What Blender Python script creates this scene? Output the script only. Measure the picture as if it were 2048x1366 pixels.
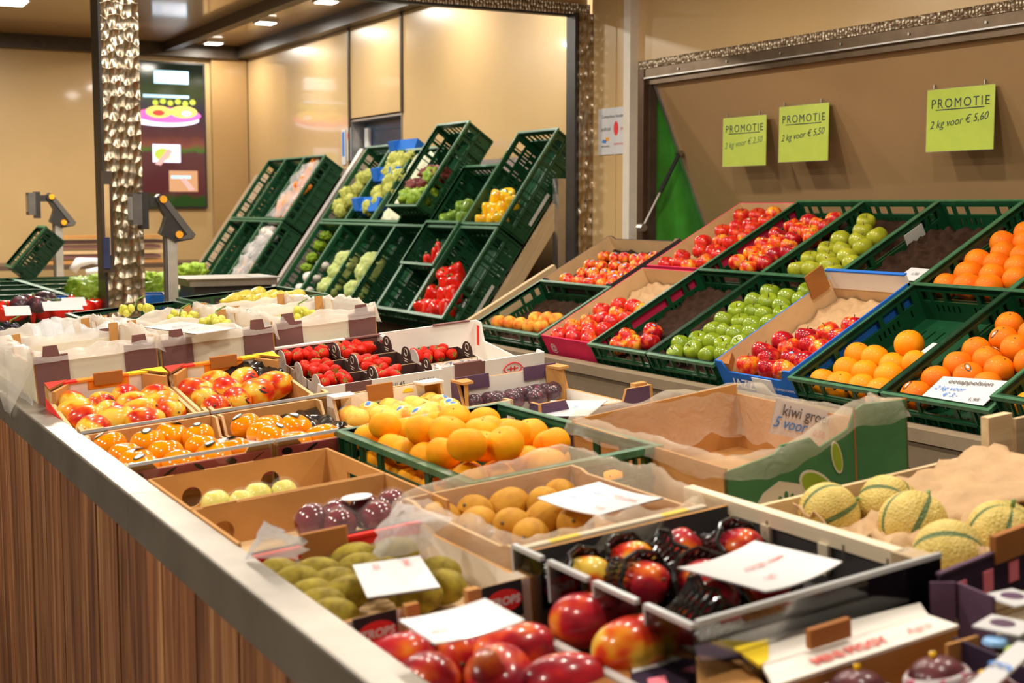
import bpy, math, random
from mathutils import Matrix, Vector, noise
for o in list(bpy.data.objects): bpy.data.objects.remove(o)
sc = bpy.context.scene
COL = sc.collection
R = math.radians
H = 1.45                      # eye height above the floor

# ------------------------------------------------------------------ camera
FPX, YAW, PITCH, SY = 2687.5, .5056, .0949, -14.2
cam = bpy.data.cameras.new('camera'); camo = bpy.data.objects.new('camera', cam); COL.objects.link(camo)
cam.sensor_width = 36; cam.lens = 36 * FPX / 2048; cam.shift_y = SY / 2048
camo.location = (0, 0, H); camo.rotation_euler = (math.pi / 2 - PITCH, 0, -YAW)
cam.clip_start = .05; cam.clip_end = 60
cam.dof.use_dof = True; cam.dof.focus_distance = 3.7; cam.dof.aperture_fstop = 5.6
sc.camera = camo

# ------------------------------------------------------------------ world, exposure
w = bpy.data.worlds.new('hall'); sc.world = w; w.use_nodes = True
w.node_tree.nodes['Background'].inputs[0].default_value = (1, .90, .78, 1)
w.node_tree.nodes['Background'].inputs[1].default_value = .13
sc.view_settings.view_transform = 'Standard'; sc.view_settings.look = 'None'
sc.view_settings.exposure = 0.36; sc.view_settings.gamma = 1
sc.view_settings.use_curve_mapping = False

# lamps on the ceiling: (x, y, height above eye, watts, size)
LAMPS = [(1.15, .9, 1.28, 10, .12), (1.15, 2.0, 1.28, 10, .12), (1.15, 3.1, 1.28, 10, .12), (1.15, 4.3, 1.28, 10, .12), (1.15, 5.5, 1.28, 10, .12),
         (2.45, 1.6, 1.28, 15, .12), (2.45, 2.8, 1.28, 15, .12), (2.45, 4.0, 1.28, 15, .12), (2.45, 5.2, 1.28, 15, .12),
         (-1.2, 1.2, 1.28, 30, .12), (-1.2, 2.8, 1.28, 30, .12), (-1.2, 4.6, 1.28, 30, .12)]  # unseen customer-side row, added to light the plank front

# ------------------------------------------------------------------ pixel -> place
_fw = Vector((math.sin(YAW) * math.cos(PITCH), math.cos(YAW) * math.cos(PITCH), -math.sin(PITCH)))
_rt = Vector((math.cos(YAW), -math.sin(YAW), 0)); _up = _rt.cross(_fw)
EYE = Vector((0, 0, H))
def ray(x, y): return _fw + _rt * ((x - 1024) / FPX) + _up * ((683 + SY - y) / FPX)
def atX(x, y, X): r = ray(x, y); return EYE + r * (X / r.x)
def atY(x, y, Y): r = ray(x, y); return EYE + r * (Y / r.y)
def atZ(x, y, Z): r = ray(x, y); return EYE + r * ((Z - H) / r.z)
def hit(M, x, y, z=0.):
    """the local (x, y) in frame M where the sight line of a pixel meets the local plane z"""
    I = M.inverted(); o = I @ EYE; d = (I.to_3x3() @ ray(x, y)); k = (z - o.z) / d.z
    return o.x + d.x * k, o.y + d.y * k
def zm(x0, y0, s, pts): return [(x0 + p[0] / s, y0 + p[1] / s) + tuple(p[2:]) for p in pts]
def frame(o, ex, ey):
    ex = Vector(ex).normalized(); ey = Vector(ey).normalized(); ez = ex.cross(ey)
    m = Matrix((ex, ey, ez)).transposed().to_4x4(); m.translation = Vector(o); return m
TL = Matrix.Translation
def RX(a): return Matrix.Rotation(R(a), 4, 'X')
def RY(a): return Matrix.Rotation(R(a), 4, 'Y')
def RZ(a): return Matrix.Rotation(R(a), 4, 'Z')
_t = R(4.6)
CF = frame((.58, 0, H - .4886), (math.cos(_t), 0, math.sin(_t)), (0, 1, 0))      # rim plane of the boxes on the counter
_s = .4886
SF = frame((2.84, 4.498, H - .540), (math.cos(_s), 0, math.sin(_s)), (0, 1, 0))  # rim plane of the sloping back shelf
_q = R(55)
RF = frame((3.29, 6.75, H - .615), (math.cos(_q), 0, math.sin(_q)), (0, 1, 0))   # rim plane of the steep vegetable rack

# ------------------------------------------------------------------ materials
MATS = {}
def newmat(name):
    m = bpy.data.materials.new(name); m.use_nodes = True; MATS[name] = m
    nt = m.node_tree; return m, nt, nt.nodes['Principled BSDF']
def N(nt, t, **k):
    n = nt.nodes.new(t)
    for a, b in k.items():
        if a.startswith('_'): setattr(n, a[1:], b)
        else: n.inputs[a].default_value = b
    return n
def L(nt, a, b): nt.links.new(a, b)
def coords(nt, scale=(1, 1, 1), kind='Object'):
    tc = N(nt, 'ShaderNodeTexCoord'); mp = N(nt, 'ShaderNodeMapping'); mp.inputs['Scale'].default_value = scale
    L(nt, tc.outputs[kind], mp.inputs[0]); return mp.outputs[0]
def ramp(nt, fac, stops):
    r = N(nt, 'ShaderNodeValToRGB'); cr = r.color_ramp
    while len(cr.elements) < len(stops): cr.elements.new(.5)
    for e, (p, c) in zip(cr.elements, stops): e.position = p; e.color = (*c, 1)
    L(nt, fac, r.inputs[0]); return r.outputs[0]
def rnd_offset(nt, vec, k=7.):
    oi = N(nt, 'ShaderNodeObjectInfo'); mu = N(nt, 'ShaderNodeVectorMath', _operation='SCALE'); mu.inputs['Scale'].default_value = 1
    cb = N(nt, 'ShaderNodeCombineXYZ'); m2 = N(nt, 'ShaderNodeMath', _operation='MULTIPLY'); m2.inputs[1].default_value = k
    L(nt, oi.outputs['Random'], m2.inputs[0])
    for i in range(3): L(nt, m2.outputs[0], cb.inputs[i])
    ad = N(nt, 'ShaderNodeVectorMath', _operation='ADD'); L(nt, vec, ad.inputs[0]); L(nt, cb.outputs[0], ad.inputs[1])
    return ad.outputs[0]
def noise_tex(nt, vec, scale, detail=3, rough=.55, dist=0.):
    n = N(nt, 'ShaderNodeTexNoise'); n.inputs['Scale'].default_value = scale; n.inputs['Detail'].default_value = detail
    n.inputs['Roughness'].default_value = rough; n.inputs['Distortion'].default_value = dist
    L(nt, vec, n.inputs['Vector']); return n.outputs['Fac']
def bump(nt, p, fac, strength=.2, dist=.01):
    b = N(nt, 'ShaderNodeBump'); b.inputs['Strength'].default_value = strength; b.inputs['Distance'].default_value = dist
    L(nt, fac, b.inputs['Height']); L(nt, b.outputs[0], p.inputs['Normal'])
def shade(c, k): return tuple(min(1, x * k) for x in c)
def plain(name, c, rough=.5, metal=0., var=.12, scale=14, bmp=0., coat=0., spec=.5, sss=0.):
    m, nt, p = newmat(name)
    v = coords(nt); f = noise_tex(nt, v, scale, 4)
    L(nt, ramp(nt, f, [(.3, shade(c, 1 - var)), (.7, shade(c, 1 + var))]), p.inputs['Base Color'])
    p.inputs['Roughness'].default_value = rough; p.inputs['Metallic'].default_value = metal
    p.inputs['Coat Weight'].default_value = coat; p.inputs['Coat Roughness'].default_value = .12
    p.inputs['Specular IOR Level'].default_value = spec
    if sss: p.inputs['Subsurface Weight'].default_value = sss; p.inputs['Subsurface Radius'].default_value = (.02, .01, .005)
    if bmp: bump(nt, p, noise_tex(nt, v, scale * 6, 3), bmp, .004)
    return m
def kraft(name, c, var=.1, ridge=True, rough=.8):
    m, nt, p = newmat(name)
    v = coords(nt); f = noise_tex(nt, v, 9, 5)
    L(nt, ramp(nt, f, [(.3, shade(c, 1 - var)), (.7, shade(c, 1 + var))]), p.inputs['Base Color'])
    p.inputs['Roughness'].default_value = rough; p.inputs['Specular IOR Level'].default_value = .3
    if ridge:
        wv = N(nt, 'ShaderNodeTexWave', _wave_type='BANDS', _bands_direction='DIAGONAL'); wv.inputs['Scale'].default_value = 110; wv.inputs['Distortion'].default_value = 1
        L(nt, v, wv.inputs['Vector']); bump(nt, p, wv.outputs['Fac'], .03, .001)
    return m
def fruitmat(name, stops, scale=(6, 6, 6), nscale=1.6, rough=.32, coat=.35, speck=None, sss=.08, bmp=0., bscale=120, detail=2, spec=.2):
    """skin blended between colours by a soft noise that differs from fruit to fruit"""
    m, nt, p = newmat(name)
    v0 = coords(nt, tuple(q * .15 for q in scale)); v = rnd_offset(nt, v0)
    f = noise_tex(nt, v, nscale, detail, .5)
    col = ramp(nt, f, stops)
    if speck:
        f2 = noise_tex(nt, v, speck[1], 2); mx = N(nt, 'ShaderNodeMix', _data_type='RGBA'); mx.inputs['B'].default_value = (*speck[0], 1)
        cr = ramp(nt, f2, [(speck[2], (0, 0, 0)), (speck[2] + .08, (1, 1, 1))])
        L(nt, cr, mx.inputs['Factor']); L(nt, col, mx.inputs['A']); col = mx.outputs['Result']
    L(nt, col, p.inputs['Base Color'])
    p.inputs['Roughness'].default_value = rough; p.inputs['Coat Weight'].default_value = coat; p.inputs['Coat Roughness'].default_value = .12; p.inputs['Specular IOR Level'].default_value = spec
    p.inputs['Subsurface Weight'].default_value = 0.; p.inputs['Subsurface Radius'].default_value = (.02, .008, .004)
    if bmp: bump(nt, p, noise_tex(nt, v, bscale, 2), bmp, .002)
    return m
def thin_plastic(name, c, clear=.5, rough=.25, transl=.35, bscale=30, bs=.6):
    m, nt, p = newmat(name); out = nt.nodes['Material Output']
    v = coords(nt)
    p.inputs['Base Color'].default_value = (*c, 1); p.inputs['Roughness'].default_value = rough
    n = noise_tex(nt, v, bscale, 4, .6, 1.5); bump(nt, p, n, bs, .006)
    tr = N(nt, 'ShaderNodeBsdfTranslucent'); tr.inputs[0].default_value = (*c, 1)
    m1 = N(nt, 'ShaderNodeMixShader'); m1.inputs[0].default_value = transl; L(nt, p.outputs[0], m1.inputs[1]); L(nt, tr.outputs[0], m1.inputs[2])
    tp = N(nt, 'ShaderNodeBsdfTransparent')
    m2 = N(nt, 'ShaderNodeMixShader'); m2.inputs[0].default_value = clear; L(nt, m1.outputs[0], m2.inputs[1]); L(nt, tp.outputs[0], m2.inputs[2])
    L(nt, m2.outputs[0], out.inputs[0]); return m
def acrylic(name):
    m, nt, p = newmat(name); out = nt.nodes['Material Output']
    gl = N(nt, 'ShaderNodeBsdfGlossy'); gl.inputs['Roughness'].default_value = .04
    tp = N(nt, 'ShaderNodeBsdfTransparent'); tp.inputs[0].default_value = (.95, .96, .95, 1)
    fr = N(nt, 'ShaderNodeFresnel'); fr.inputs['IOR'].default_value = 1.45
    mx = N(nt, 'ShaderNodeMixShader'); L(nt, fr.outputs[0], mx.inputs[0]); L(nt, tp.outputs[0], mx.inputs[1]); L(nt, gl.outputs[0], mx.inputs[2])
    L(nt, mx.outputs[0], out.inputs[0]); return m
def emit(name, c, s):
    m, nt, p = newmat(name); p.inputs['Base Color'].default_value = (*c, 1); p.inputs['Emission Color'].default_value = (*c, 1); p.inputs['Emission Strength'].default_value = s; return m
def woodmat(name, stops, sx=30, sz=1.6, rough=.6, grain='Z'):
    m, nt, p = newmat(name)
    sc3 = {'Z': (sx, sx, sz), 'Y': (sx, sz, sx), 'X': (sz, sx, sx)}[grain]
    v = rnd_offset(nt, coords(nt, sc3), 23.)
    f = noise_tex(nt, v, 1.2, 8, .65, .8); c = ramp(nt, f, stops)
    oi = N(nt, 'ShaderNodeObjectInfo'); hs = N(nt, 'ShaderNodeHueSaturation')
    mr = N(nt, 'ShaderNodeMapRange'); mr.inputs['To Min'].default_value = .75; mr.inputs['To Max'].default_value = 1.25
    L(nt, oi.outputs['Random'], mr.inputs[0]); L(nt, mr.outputs[0], hs.inputs['Value']); L(nt, c, hs.inputs['Color'])
    L(nt, hs.outputs[0], p.inputs['Base Color']); p.inputs['Roughness'].default_value = rough
    bump(nt, p, f, .25, .004); return m

# ------------------------------------------------------------------ mesh building
class MB:
    def __init__(s): s.v = []; s.f = []; s.m = []; s.mat = None
    def add(s, vs, fs, m=0, M=None):
        b = len(s.v)
        s.v += [tuple(M @ Vector(q)) if M else tuple(q) for q in vs]
        s.f += [tuple(b + i for i in f) for f in fs]; s.m += ([m] * len(fs) if isinstance(m, int) else m); return s
    def box(s, x0, x1, y0, y1, z0, z1, m=0, M=None):
        vs = [(x, y, z) for z in (z0, z1) for y in (y0, y1) for x in (x0, x1)]
        return s.add(vs, [(0, 2, 3, 1), (4, 5, 7, 6), (0, 1, 5, 4), (2, 6, 7, 3), (0, 4, 6, 2), (1, 3, 7, 5)], m, M)
    def prism(s, poly, t0, t1, ax='y', m0=0, m1=None, me=None, M=None):
        """poly (a, b) swept along ax from t0 to t1. ax y: (x,z); ax x: (y,z); ax z: (x,y). m0 on the t0 face, m1 on t1, me on edges"""
        m1 = m0 if m1 is None else m1; me = m0 if me is None else me
        def P(a, b, t): return {'y': (a, t, b), 'x': (t, a, b), 'z': (a, b, t)}[ax]
        n = len(poly); vs = [P(a, b, t0) for a, b in poly] + [P(a, b, t1) for a, b in poly]
        fs = [tuple(range(n)), tuple(range(2 * n - 1, n - 1, -1))] + [(i, n + i, n + (i + 1) % n, (i + 1) % n) for i in range(n)]
        return s.add(vs, fs, [m0, m1] + [me] * n, M)
    def tube(s, pts, r, n=8, m=0, M=None, cap=True):
        pts = [Vector(p) for p in pts]; rs = r if isinstance(r, (list, tuple)) else [r] * len(pts)
        vs = []; fs = []
        for i, p in enumerate(pts):
            d = (pts[min(i + 1, len(pts) - 1)] - pts[max(i - 1, 0)]).normalized()
            a = d.orthogonal().normalized() if i == 0 else (a - d * a.dot(d)).normalized()
            b = d.cross(a)
            for k in range(n):
                t = 2 * math.pi * k / n; vs.append(p + (a * math.cos(t) + b * math.sin(t)) * rs[i])
        for i in range(len(pts) - 1):
            for k in range(n): fs.append((i * n + k, i * n + (k + 1) % n, (i + 1) * n + (k + 1) % n, (i + 1) * n + k))
        if cap: fs += [tuple(range(n - 1, -1, -1)), tuple((len(pts) - 1) * n + k for k in range(n))]
        return s.add(vs, fs, m, M)
    def lathe(s, prof, n=20, m=0, M=None, lobe=None):
        vs = []; fs = []; k0 = len(prof)
        for i, (r, z) in enumerate(prof):
            for k in range(n):
                t = 2 * math.pi * k / n; q = r * (lobe(t, i / (k0 - 1)) if lobe else 1)
                vs.append((q * math.cos(t), q * math.sin(t), z))
        for i in range(k0 - 1):
            for k in range(n): fs.append((i * n + k, i * n + (k + 1) % n, (i + 1) * n + (k + 1) % n, (i + 1) * n + k))
        fs += [tuple(range(n - 1, -1, -1)), tuple((k0 - 1) * n + k for k in range(n))]
        return s.add(vs, fs, m, M)
    def plate(s, ax, a0, a1, b0, b1, t0, t1, holes, m=0, M=None):
        """a flat plate with rectangular openings (a0,a1,b0,b1)"""
        A = sorted({a0, a1, *[h[0] for h in holes], *[h[1] for h in holes]}); B = sorted({b0, b1, *[h[2] for h in holes], *[h[3] for h in holes]})
        def solid(i, j):
            if i < 0 or j < 0 or i >= len(A) - 1 or j >= len(B) - 1: return False
            ca = (A[i] + A[i + 1]) / 2; cb = (B[j] + B[j + 1]) / 2
            return not any(h[0] < ca < h[1] and h[2] < cb < h[3] for h in holes)
        def P(a, b, t): return {'y': (a, t, b), 'x': (t, a, b), 'z': (a, b, t)}[ax]
        for j in range(len(B) - 1):
            i = 0
            while i < len(A) - 1:
                if not solid(i, j): i += 1; continue
                k = i
                while solid(k + 1, j): k += 1
                p, q, c, d = A[i], A[k + 1], B[j], B[j + 1]
                vs = [P(p, c, t0), P(q, c, t0), P(q, d, t0), P(p, d, t0), P(p, c, t1), P(q, c, t1), P(q, d, t1), P(p, d, t1)]
                s.add(vs, [(0, 1, 2, 3), (7, 6, 5, 4), (0, 4, 5, 1), (3, 2, 6, 7), (0, 3, 7, 4), (1, 5, 6, 2)], m, M)
                i = k + 1
        return s
    def grid(s, rows, m=0, M=None, closed=False):
        n = len(rows[0]); vs = [p for r in rows for p in r]; fs = []
        for i in range(len(rows) - 1):
            for k in range(n if closed else n - 1): fs.append((i * n + k, i * n + (k + 1) % n, (i + 1) * n + (k + 1) % n, (i + 1) * n + k))
        return s.add(vs, fs, m, M)
    def mesh(s, name, mats, smooth=False):
        me = bpy.data.meshes.new(name); me.from_pydata(s.v, [], s.f)
        for q in (mats if isinstance(mats, (list, tuple)) else [mats]): me.materials.append(MATS[q] if isinstance(q, str) else q)
        me.polygons.foreach_set('material_index', s.m)
        if smooth: me.polygons.foreach_set('use_smooth', [True] * len(s.f))
        me.update(); return me
    def build(s, name, mats, parent=None, M=None, smooth=False):
        return link(name, s.mesh(name, mats, smooth), parent, M)
def link(name, me, parent=None, M=None):
    o = bpy.data.objects.new(name, me); COL.objects.link(o)
    if parent: o.parent = parent
    if M: o.matrix_local = M
    return o
def smooth_by_angle(o, a=40):
    me = o.data; me.polygons.foreach_set('use_smooth', [True] * len(me.polygons))
    me.set_sharp_from_angle(angle=R(a))
def tag(o, label, cat, group=None):
    o['label'] = label; o['category'] = cat
    if group: o['group'] = group
    return o
def thing(name, M, label, cat, group=None):
    o = bpy.data.objects.new(name, None); COL.objects.link(o); o.empty_display_size = .05; o.matrix_world = M
    return tag(o, label, cat, group)
def struct(o): o['kind'] = 'structure'; return o
_txt = {}
def text_mb(s, size, shear=0., bold=0., space=1.):
    key = (s, size, shear, bold, space)
    if key not in _txt:
        cu = bpy.data.curves.new('lettering', 'FONT'); cu.body = s; cu.size = size; cu.shear = shear; cu.resolution_u = 3; cu.offset = bold; cu.space_character = space
        cu.align_x = 'CENTER'; cu.align_y = 'CENTER'
        o = bpy.data.objects.new('lettering', cu); COL.objects.link(o)
        dg = bpy.context.evaluated_depsgraph_get(); me = o.evaluated_get(dg).to_mesh()
        mb = MB(); mb.add([tuple(v.co) for v in me.vertices], [tuple(p.vertices) for p in me.polygons])
        _txt[key] = mb; bpy.data.objects.remove(o); bpy.data.curves.remove(cu)
    return _txt[key]
def text(s, size, mat, parent, M, shear=0., bold=0., name='lettering', space=1.):
    return text_mb(s, size, shear, bold, space).build(name, mat, parent, M)
# ================================================================== materials used in several places
def wallmat(name, c, rough=.3, coat=.6):
    m, nt, p = newmat(name)
    v = coords(nt); f = noise_tex(nt, v, 1.3, 4); f2 = noise_tex(nt, coords(nt, (40, 40, 1.2)), 1, 3)
    L(nt, ramp(nt, f, [(.3, shade(c, .93)), (.7, shade(c, 1.05))]), p.inputs['Base Color'])
    p.inputs['Roughness'].default_value = rough; p.inputs['Coat Weight'].default_value = coat; p.inputs['Coat Roughness'].default_value = .07
    bump(nt, p, f2, .03, .01); return m
wallmat('beige_laminate', (.62, .42, .19)); wallmat('ceiling_laminate', (.44, .27, .11), .3, .6); wallmat('flap_laminate', (.42, .26, .12), .45, .12)
plain('dark_trim', (.055, .036, .022), .45, var=.25); plain('brown_panel', (.10, .055, .03), .5)
plain('floor_sheet', (.10, .075, .05), .5, var=.2); plain('ledge_board', (.27, .20, .125), .5, var=.1, bmp=.05)
plain('steel', (.44, .41, .36), .40, 1., var=.18, scale=5); plain('aluminium', (.62, .60, .57), .4, .9, var=.08)
plain('white_trim', (.72, .66, .55), .4, var=.05)
def swirl_steel(name, scale=34, rough=.28):
    """stainless sheet polished in overlapping rows of rings"""
    m, nt, p = newmat(name); v = coords(nt, (1, 1, .62))
    vo = N(nt, 'ShaderNodeTexVoronoi', _feature='SMOOTH_F1'); vo.inputs['Scale'].default_value = scale; vo.inputs['Randomness'].default_value = .55; vo.inputs['Smoothness'].default_value = .25
    L(nt, v, vo.inputs['Vector'])
    c = ramp(nt, vo.outputs['Distance'], [(.1, (.74, .64, .50)), (.6, (.36, .29, .20))])
    L(nt, c, p.inputs['Base Color']); p.inputs['Metallic'].default_value = 1.; p.inputs['Roughness'].default_value = rough
    bump(nt, p, vo.outputs['Distance'], 1., .02); return m
swirl_steel('swirl_steel', 27, .27); swirl_steel('swirl_strip', 60, .4)
woodmat('plank_wood', [(.30, (.035, .010, .003)), (.43, (.17, .055, .016)), (.56, (.30, .115, .036)), (.72, (.55, .30, .13))], 19, 1.1)
woodmat('pale_wood', [(.3, (.50, .34, .17)), (.6, (.66, .48, .27)), (.8, (.74, .58, .37))], 22, 1.4, .65, 'X')
woodmat('pale_wood_y', [(.3, (.58, .47, .31)), (.6, (.72, .62, .45)), (.8, (.78, .70, .54))], 22, 1.4, .65, 'Y')
woodmat('grey_wood', [(.3, (.22, .16, .10)), (.6, (.36, .27, .17)), (.8, (.45, .36, .24))], 22, 1.4, .7, 'X')
def greenplastic(name, c):
    m, nt, p = newmat(name); v = coords(nt); f = noise_tex(nt, v, 20, 5, .7)
    L(nt, ramp(nt, f, [(.35, shade(c, .8)), (.62, c), (.8, shade(c, 1.8))]), p.inputs['Base Color'])
    p.inputs['Roughness'].default_value = .38; bump(nt, p, f, .12, .004); return m
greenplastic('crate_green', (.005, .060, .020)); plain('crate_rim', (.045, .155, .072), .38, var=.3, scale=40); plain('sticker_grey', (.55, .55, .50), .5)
kraft('kraft', (.52, .255, .075)); kraft('kraft_dark', (.36, .135, .03)); kraft('kraft_light', (.66, .44, .22)); kraft('card_white', (.84, .78, .70), .04)
kraft('card_cream', (.74, .66, .50), .05); kraft('card_grey', (.50, .45, .42), .06); kraft('card_black', (.045, .04, .038), .2)
kraft('card_purple', (.11, .055, .10), .12); kraft('card_darkpurple', (.028, .012, .034), .2); kraft('card_pink', (.68, .02, .09), .1); kraft('card_rose', (.88, .22, .28), .1)
kraft('card_blue', (.015, .14, .55), .1); kraft('card_yellow', (.88, .62, .02), .06); kraft('card_red', (.80, .03, .02), .08); kraft('card_orange', (.85, .25, .02), .08)
kraft('card_brown', (.075, .035, .028), .15); kraft('card_mauve', (.19, .085, .075), .1); kraft('card_green', (.06, .20, .075), .1)
plain('print_green', (.30, .42, .02), .6); plain('print_red', (.75, .02, .02), .6); plain('print_black', (.012, .012, .014), .6); plain('print_darkgreen', (.01, .05, .015), .6)
plain('print_white', (.78, .76, .74), .6, var=.03); plain('ink_blue', (.05, .22, .62), .7); plain('ink_dark', (.03, .05, .06), .7); plain('ink_grey', (.10, .08, .07), .7); plain('ink_red', (.70, .12, .10), .7)
plain('paper_white', (.70, .70, .71), .35, var=.02, coat=.3); plain('paper_lime', (.52, .66, .03), .4, var=.05, coat=.3)
plain('black_plastic', (.03, .027, .025), .35, var=.2); plain('grey_plastic', (.10, .09, .08), .4, var=.15); plain('rubber', (.015, .015, .015), .7)
plain('orange_button', (.95, .36, .01), .4, var=.04); plain('foil_black', (.012, .011, .010), .16, var=.3, coat=.5)
plain('pulp_tray', (.034, .016, .009), .85, var=.35, scale=30, bmp=.3, spec=.1); plain('pulp_kraft', (.50, .31, .15), .8, var=.1, scale=20, bmp=.2)
thin_plastic('liner_white', (.92, .86, .78), .48, .25, .5, 16, .4); thin_plastic('liner_clear', (.90, .80, .64), .74, .14, .35, 26, 1.2); thin_plastic('film_clear', (.9, .9, .9), .95, .03, .0, 60, .3)
thin_plastic('bag_haze', (.85, .86, .88), .45, .2, .3, 30, .9)
acrylic('acrylic'); plain('acrylic_edge', (.50, .52, .52), .25, var=.05, coat=.4)

# ================================================================== the stall: walls, ceiling, portal
def wall(name, x0, x1, y0, y1, z0, z1, mat): return struct(MB().box(x0, x1, y0, y1, z0 + H, z1 + H).build(name, mat))
struct(MB().box(-6, 4.6, -3, 13.8, -.06, 0).build('floor', 'floor_sheet'))
wall('wall_right', 3.95, 4.05, 5.78, 6.24, -H, 1.30, 'beige_laminate')
wall('wall_right_upper', 3.95, 4.05, -1.2, 5.78, .715, 1.30, 'beige_laminate')
wall('wall_right_lower', 3.97, 4.05, -1.2, 5.78, -H, -.36, 'brown_panel')
wall('wall_door_side', 4.40, 4.50, 6.25, 9.73, -H, 1.66, 'beige_laminate')
wall('wall_door_head', 4.40, 4.50, 9.73, 10.78, .73, 1.66, 'beige_laminate')
wall('wall_door_far', 4.40, 4.50, 10.78, 13.7, -H, 1.66, 'beige_laminate')
wall('wall_end', -6, 4.40, 13.62, 13.72, -H, 1.66, 'beige_laminate')
wall('wall_jog', 4.05, 4.40, 6.30, 6.38, -H, 1.66, 'beige_laminate')
wall('ceiling_far', -6, 4.40, 6.34, 13.62, 1.62, 1.70, 'ceiling_laminate')
wall('ceiling_near', -2.6, 3.97, -1.2, 6.26, 1.30, 1.36, 'beige_laminate')
wall('trim_1', 4.28, 4.40, 6.4, 13.6, 1.50, 1.62, 'dark_trim')                 # dark cornice of the door wall
wall('trim_2', -6, 4.28, 13.48, 13.62, 1.49, 1.62, 'dark_trim')                # dark cornice of the end wall
wall('trim_3', 3.52, 3.62, 6.4, 13.48, 1.53, 1.62, 'dark_trim')                # ceiling beam along the lamps
wall('trim_4', 4.385, 4.40, 9.70, 9.73, .73, 1.5, 'dark_trim'); wall('trim_5', 4.385, 4.40, 10.78, 10.81, -.4, 1.5, 'dark_trim')
wall('trim_6', 3.90, 3.95, 5.80, 5.86, -H, 1.30, 'white_trim')                 # pale cover strip beside the opening
wall('trim_7', 3.945, 3.952, 6.0, 6.02, -H, 1.30, 'beige_laminate')
wall('trim_8', 4.02, 4.39, 13.55, 13.6, -H, 1.49, 'ceiling_laminate')          # pilaster by the corner
# cold store doorway in the door wall
dr = struct(MB().box(4.52, 4.56, 9.73, 10.78, -H + H, .73 + H).build('door_1', plain('door_dark', (.012, .040, .10), .35, var=.3, coat=.3)))
MB().box(4.40, 4.52, 9.715, 9.745, 0, .745 + H).box(4.40, 4.52, 10.765, 10.795, 0, .745 + H).box(4.40, 4.52, 9.745, 10.765, .715 + H, .745 + H).build('door_frame', 'aluminium', dr)
for k in range(4): MB().box(4.515, 4.522, 9.76, 10.75, .15 + H + k * .16, .162 + H + k * .16).build('strip', plain('door_line%d' % k, (.02, .07, .13), .4), dr)
MB().box(4.49, 4.515, 10.62, 10.70, .50 + H, .66 + H).build('door_label', 'print_white', dr)
# portal frame of swirl-polished steel
pt = thing('portal_frame', TL((1.364, 6.30, 0)), 'steel portal frame whose left column is swirl-polished stainless sheet', 'frame')
P0 = (1.364, 6.30)
MB().box(0, .17, 0, .15, .02, H + 1.62).build('column', 'swirl_steel', pt)
MB().box(-.012, 0, -.004, .15, .02, H + 1.62).build('column_edge', 'black_plastic', pt)
MB().box(3.858 - P0[0], 3.955 - P0[0], 6.225 - P0[1], 6.325 - P0[1], .02, H + 1.03).build('right_post', 'swirl_steel', pt)
MB().box(3.838 - P0[0], 3.858 - P0[0], 6.235 - P0[1], 6.325 - P0[1], .02, H + 1.03).build('post_seal', 'black_plastic', pt)
MB().box(.17, 3.955 - P0[0], -.03, .02, H + 1.03, H + 1.085).build('beam', 'swirl_strip', pt)
MB().box(.17, 3.955 - P0[0], -.02, .02, H + 1.018, H + 1.03).build('beam_seal', 'black_plastic', pt)
MB().box(.17, 3.955 - P0[0], .0, .03, H + 1.085, H + 1.62).build('fascia', 'ceiling_laminate', pt)
# swirl-steel frame round the hatch opening
plain('bronze_rail', (.17, .12, .075), .38, .8, var=.15)
hf = thing('wall_hatch', TL((3.93, 1.0, H + .66)), 'wall hatch above the apple crates, its brown leaf propped outwards', 'hatch'); HI = hf.matrix_world.inverted()
MB().box(0, .03, 0, 4.77, .035, .075).build('top_strip', 'swirl_strip', hf)
MB().box(.005, .06, 0, 4.75, -.01, .035).build('top_rail', 'bronze_rail', hf)
MB().box(.02, .07, 0, 4.73, -.045, -.016).build('hinge_rail', 'bronze_rail', hf); MB().box(.0, .02, 0, 4.73, -.016, -.010).build('rail_lip', 'aluminium', hf)
MB().box(.0, .03, 4.72, 4.77, -1.05, .035).build('jamb', plain('jamb_brown', (.11, .06, .035), .4, .6), hf)
MB().box(.03, .07, 4.70, 4.74, -1.05, -.045).build('jamb_inner', 'dark_trim', hf)
for k in range(12): MB().tube([(.0, .25 + k * .38, .01), (.008, .25 + k * .38, .01)], .006).build('rivet', 'steel', hf)
# the hatch leaf, hinged at its top edge and propped outwards
FLM = HI @ frame((3.985, 1.0, H + .645), (.45, 0, -1), (0, 1, 0)); fl = hf
MB().box(0, .95, 0, 4.69, -.012, .0).build('leaf', 'flap_laminate', fl, FLM)
MB().box(0, .95, 4.675, 4.695, -.025, .006).build('edge_profile', 'aluminium', fl, FLM)
MB().box(0, .02, 0, 4.69, -.02, .004).build('top_profile', 'steel', fl, FLM)
STM = HI @ TL((3.89, 5.66, H - .106))
MB().tube([(0, 0, 0), (.122, 0, .205)], .006).build('strut_rod', 'aluminium', hf, STM); MB().tube([(.105, 0, .176), (.22, 0, .37)], .011).build('strut_cylinder', 'rubber', hf, STM)
MB().tube([(-.0, -.015, 0), (0, .03, 0)], .02).build('strut_bracket', 'steel', hf, STM); MB().tube([(.225, -.015, .378), (.225, .02, .378)], .014).build('strut_bracket', 'steel', hf, STM)
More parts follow.
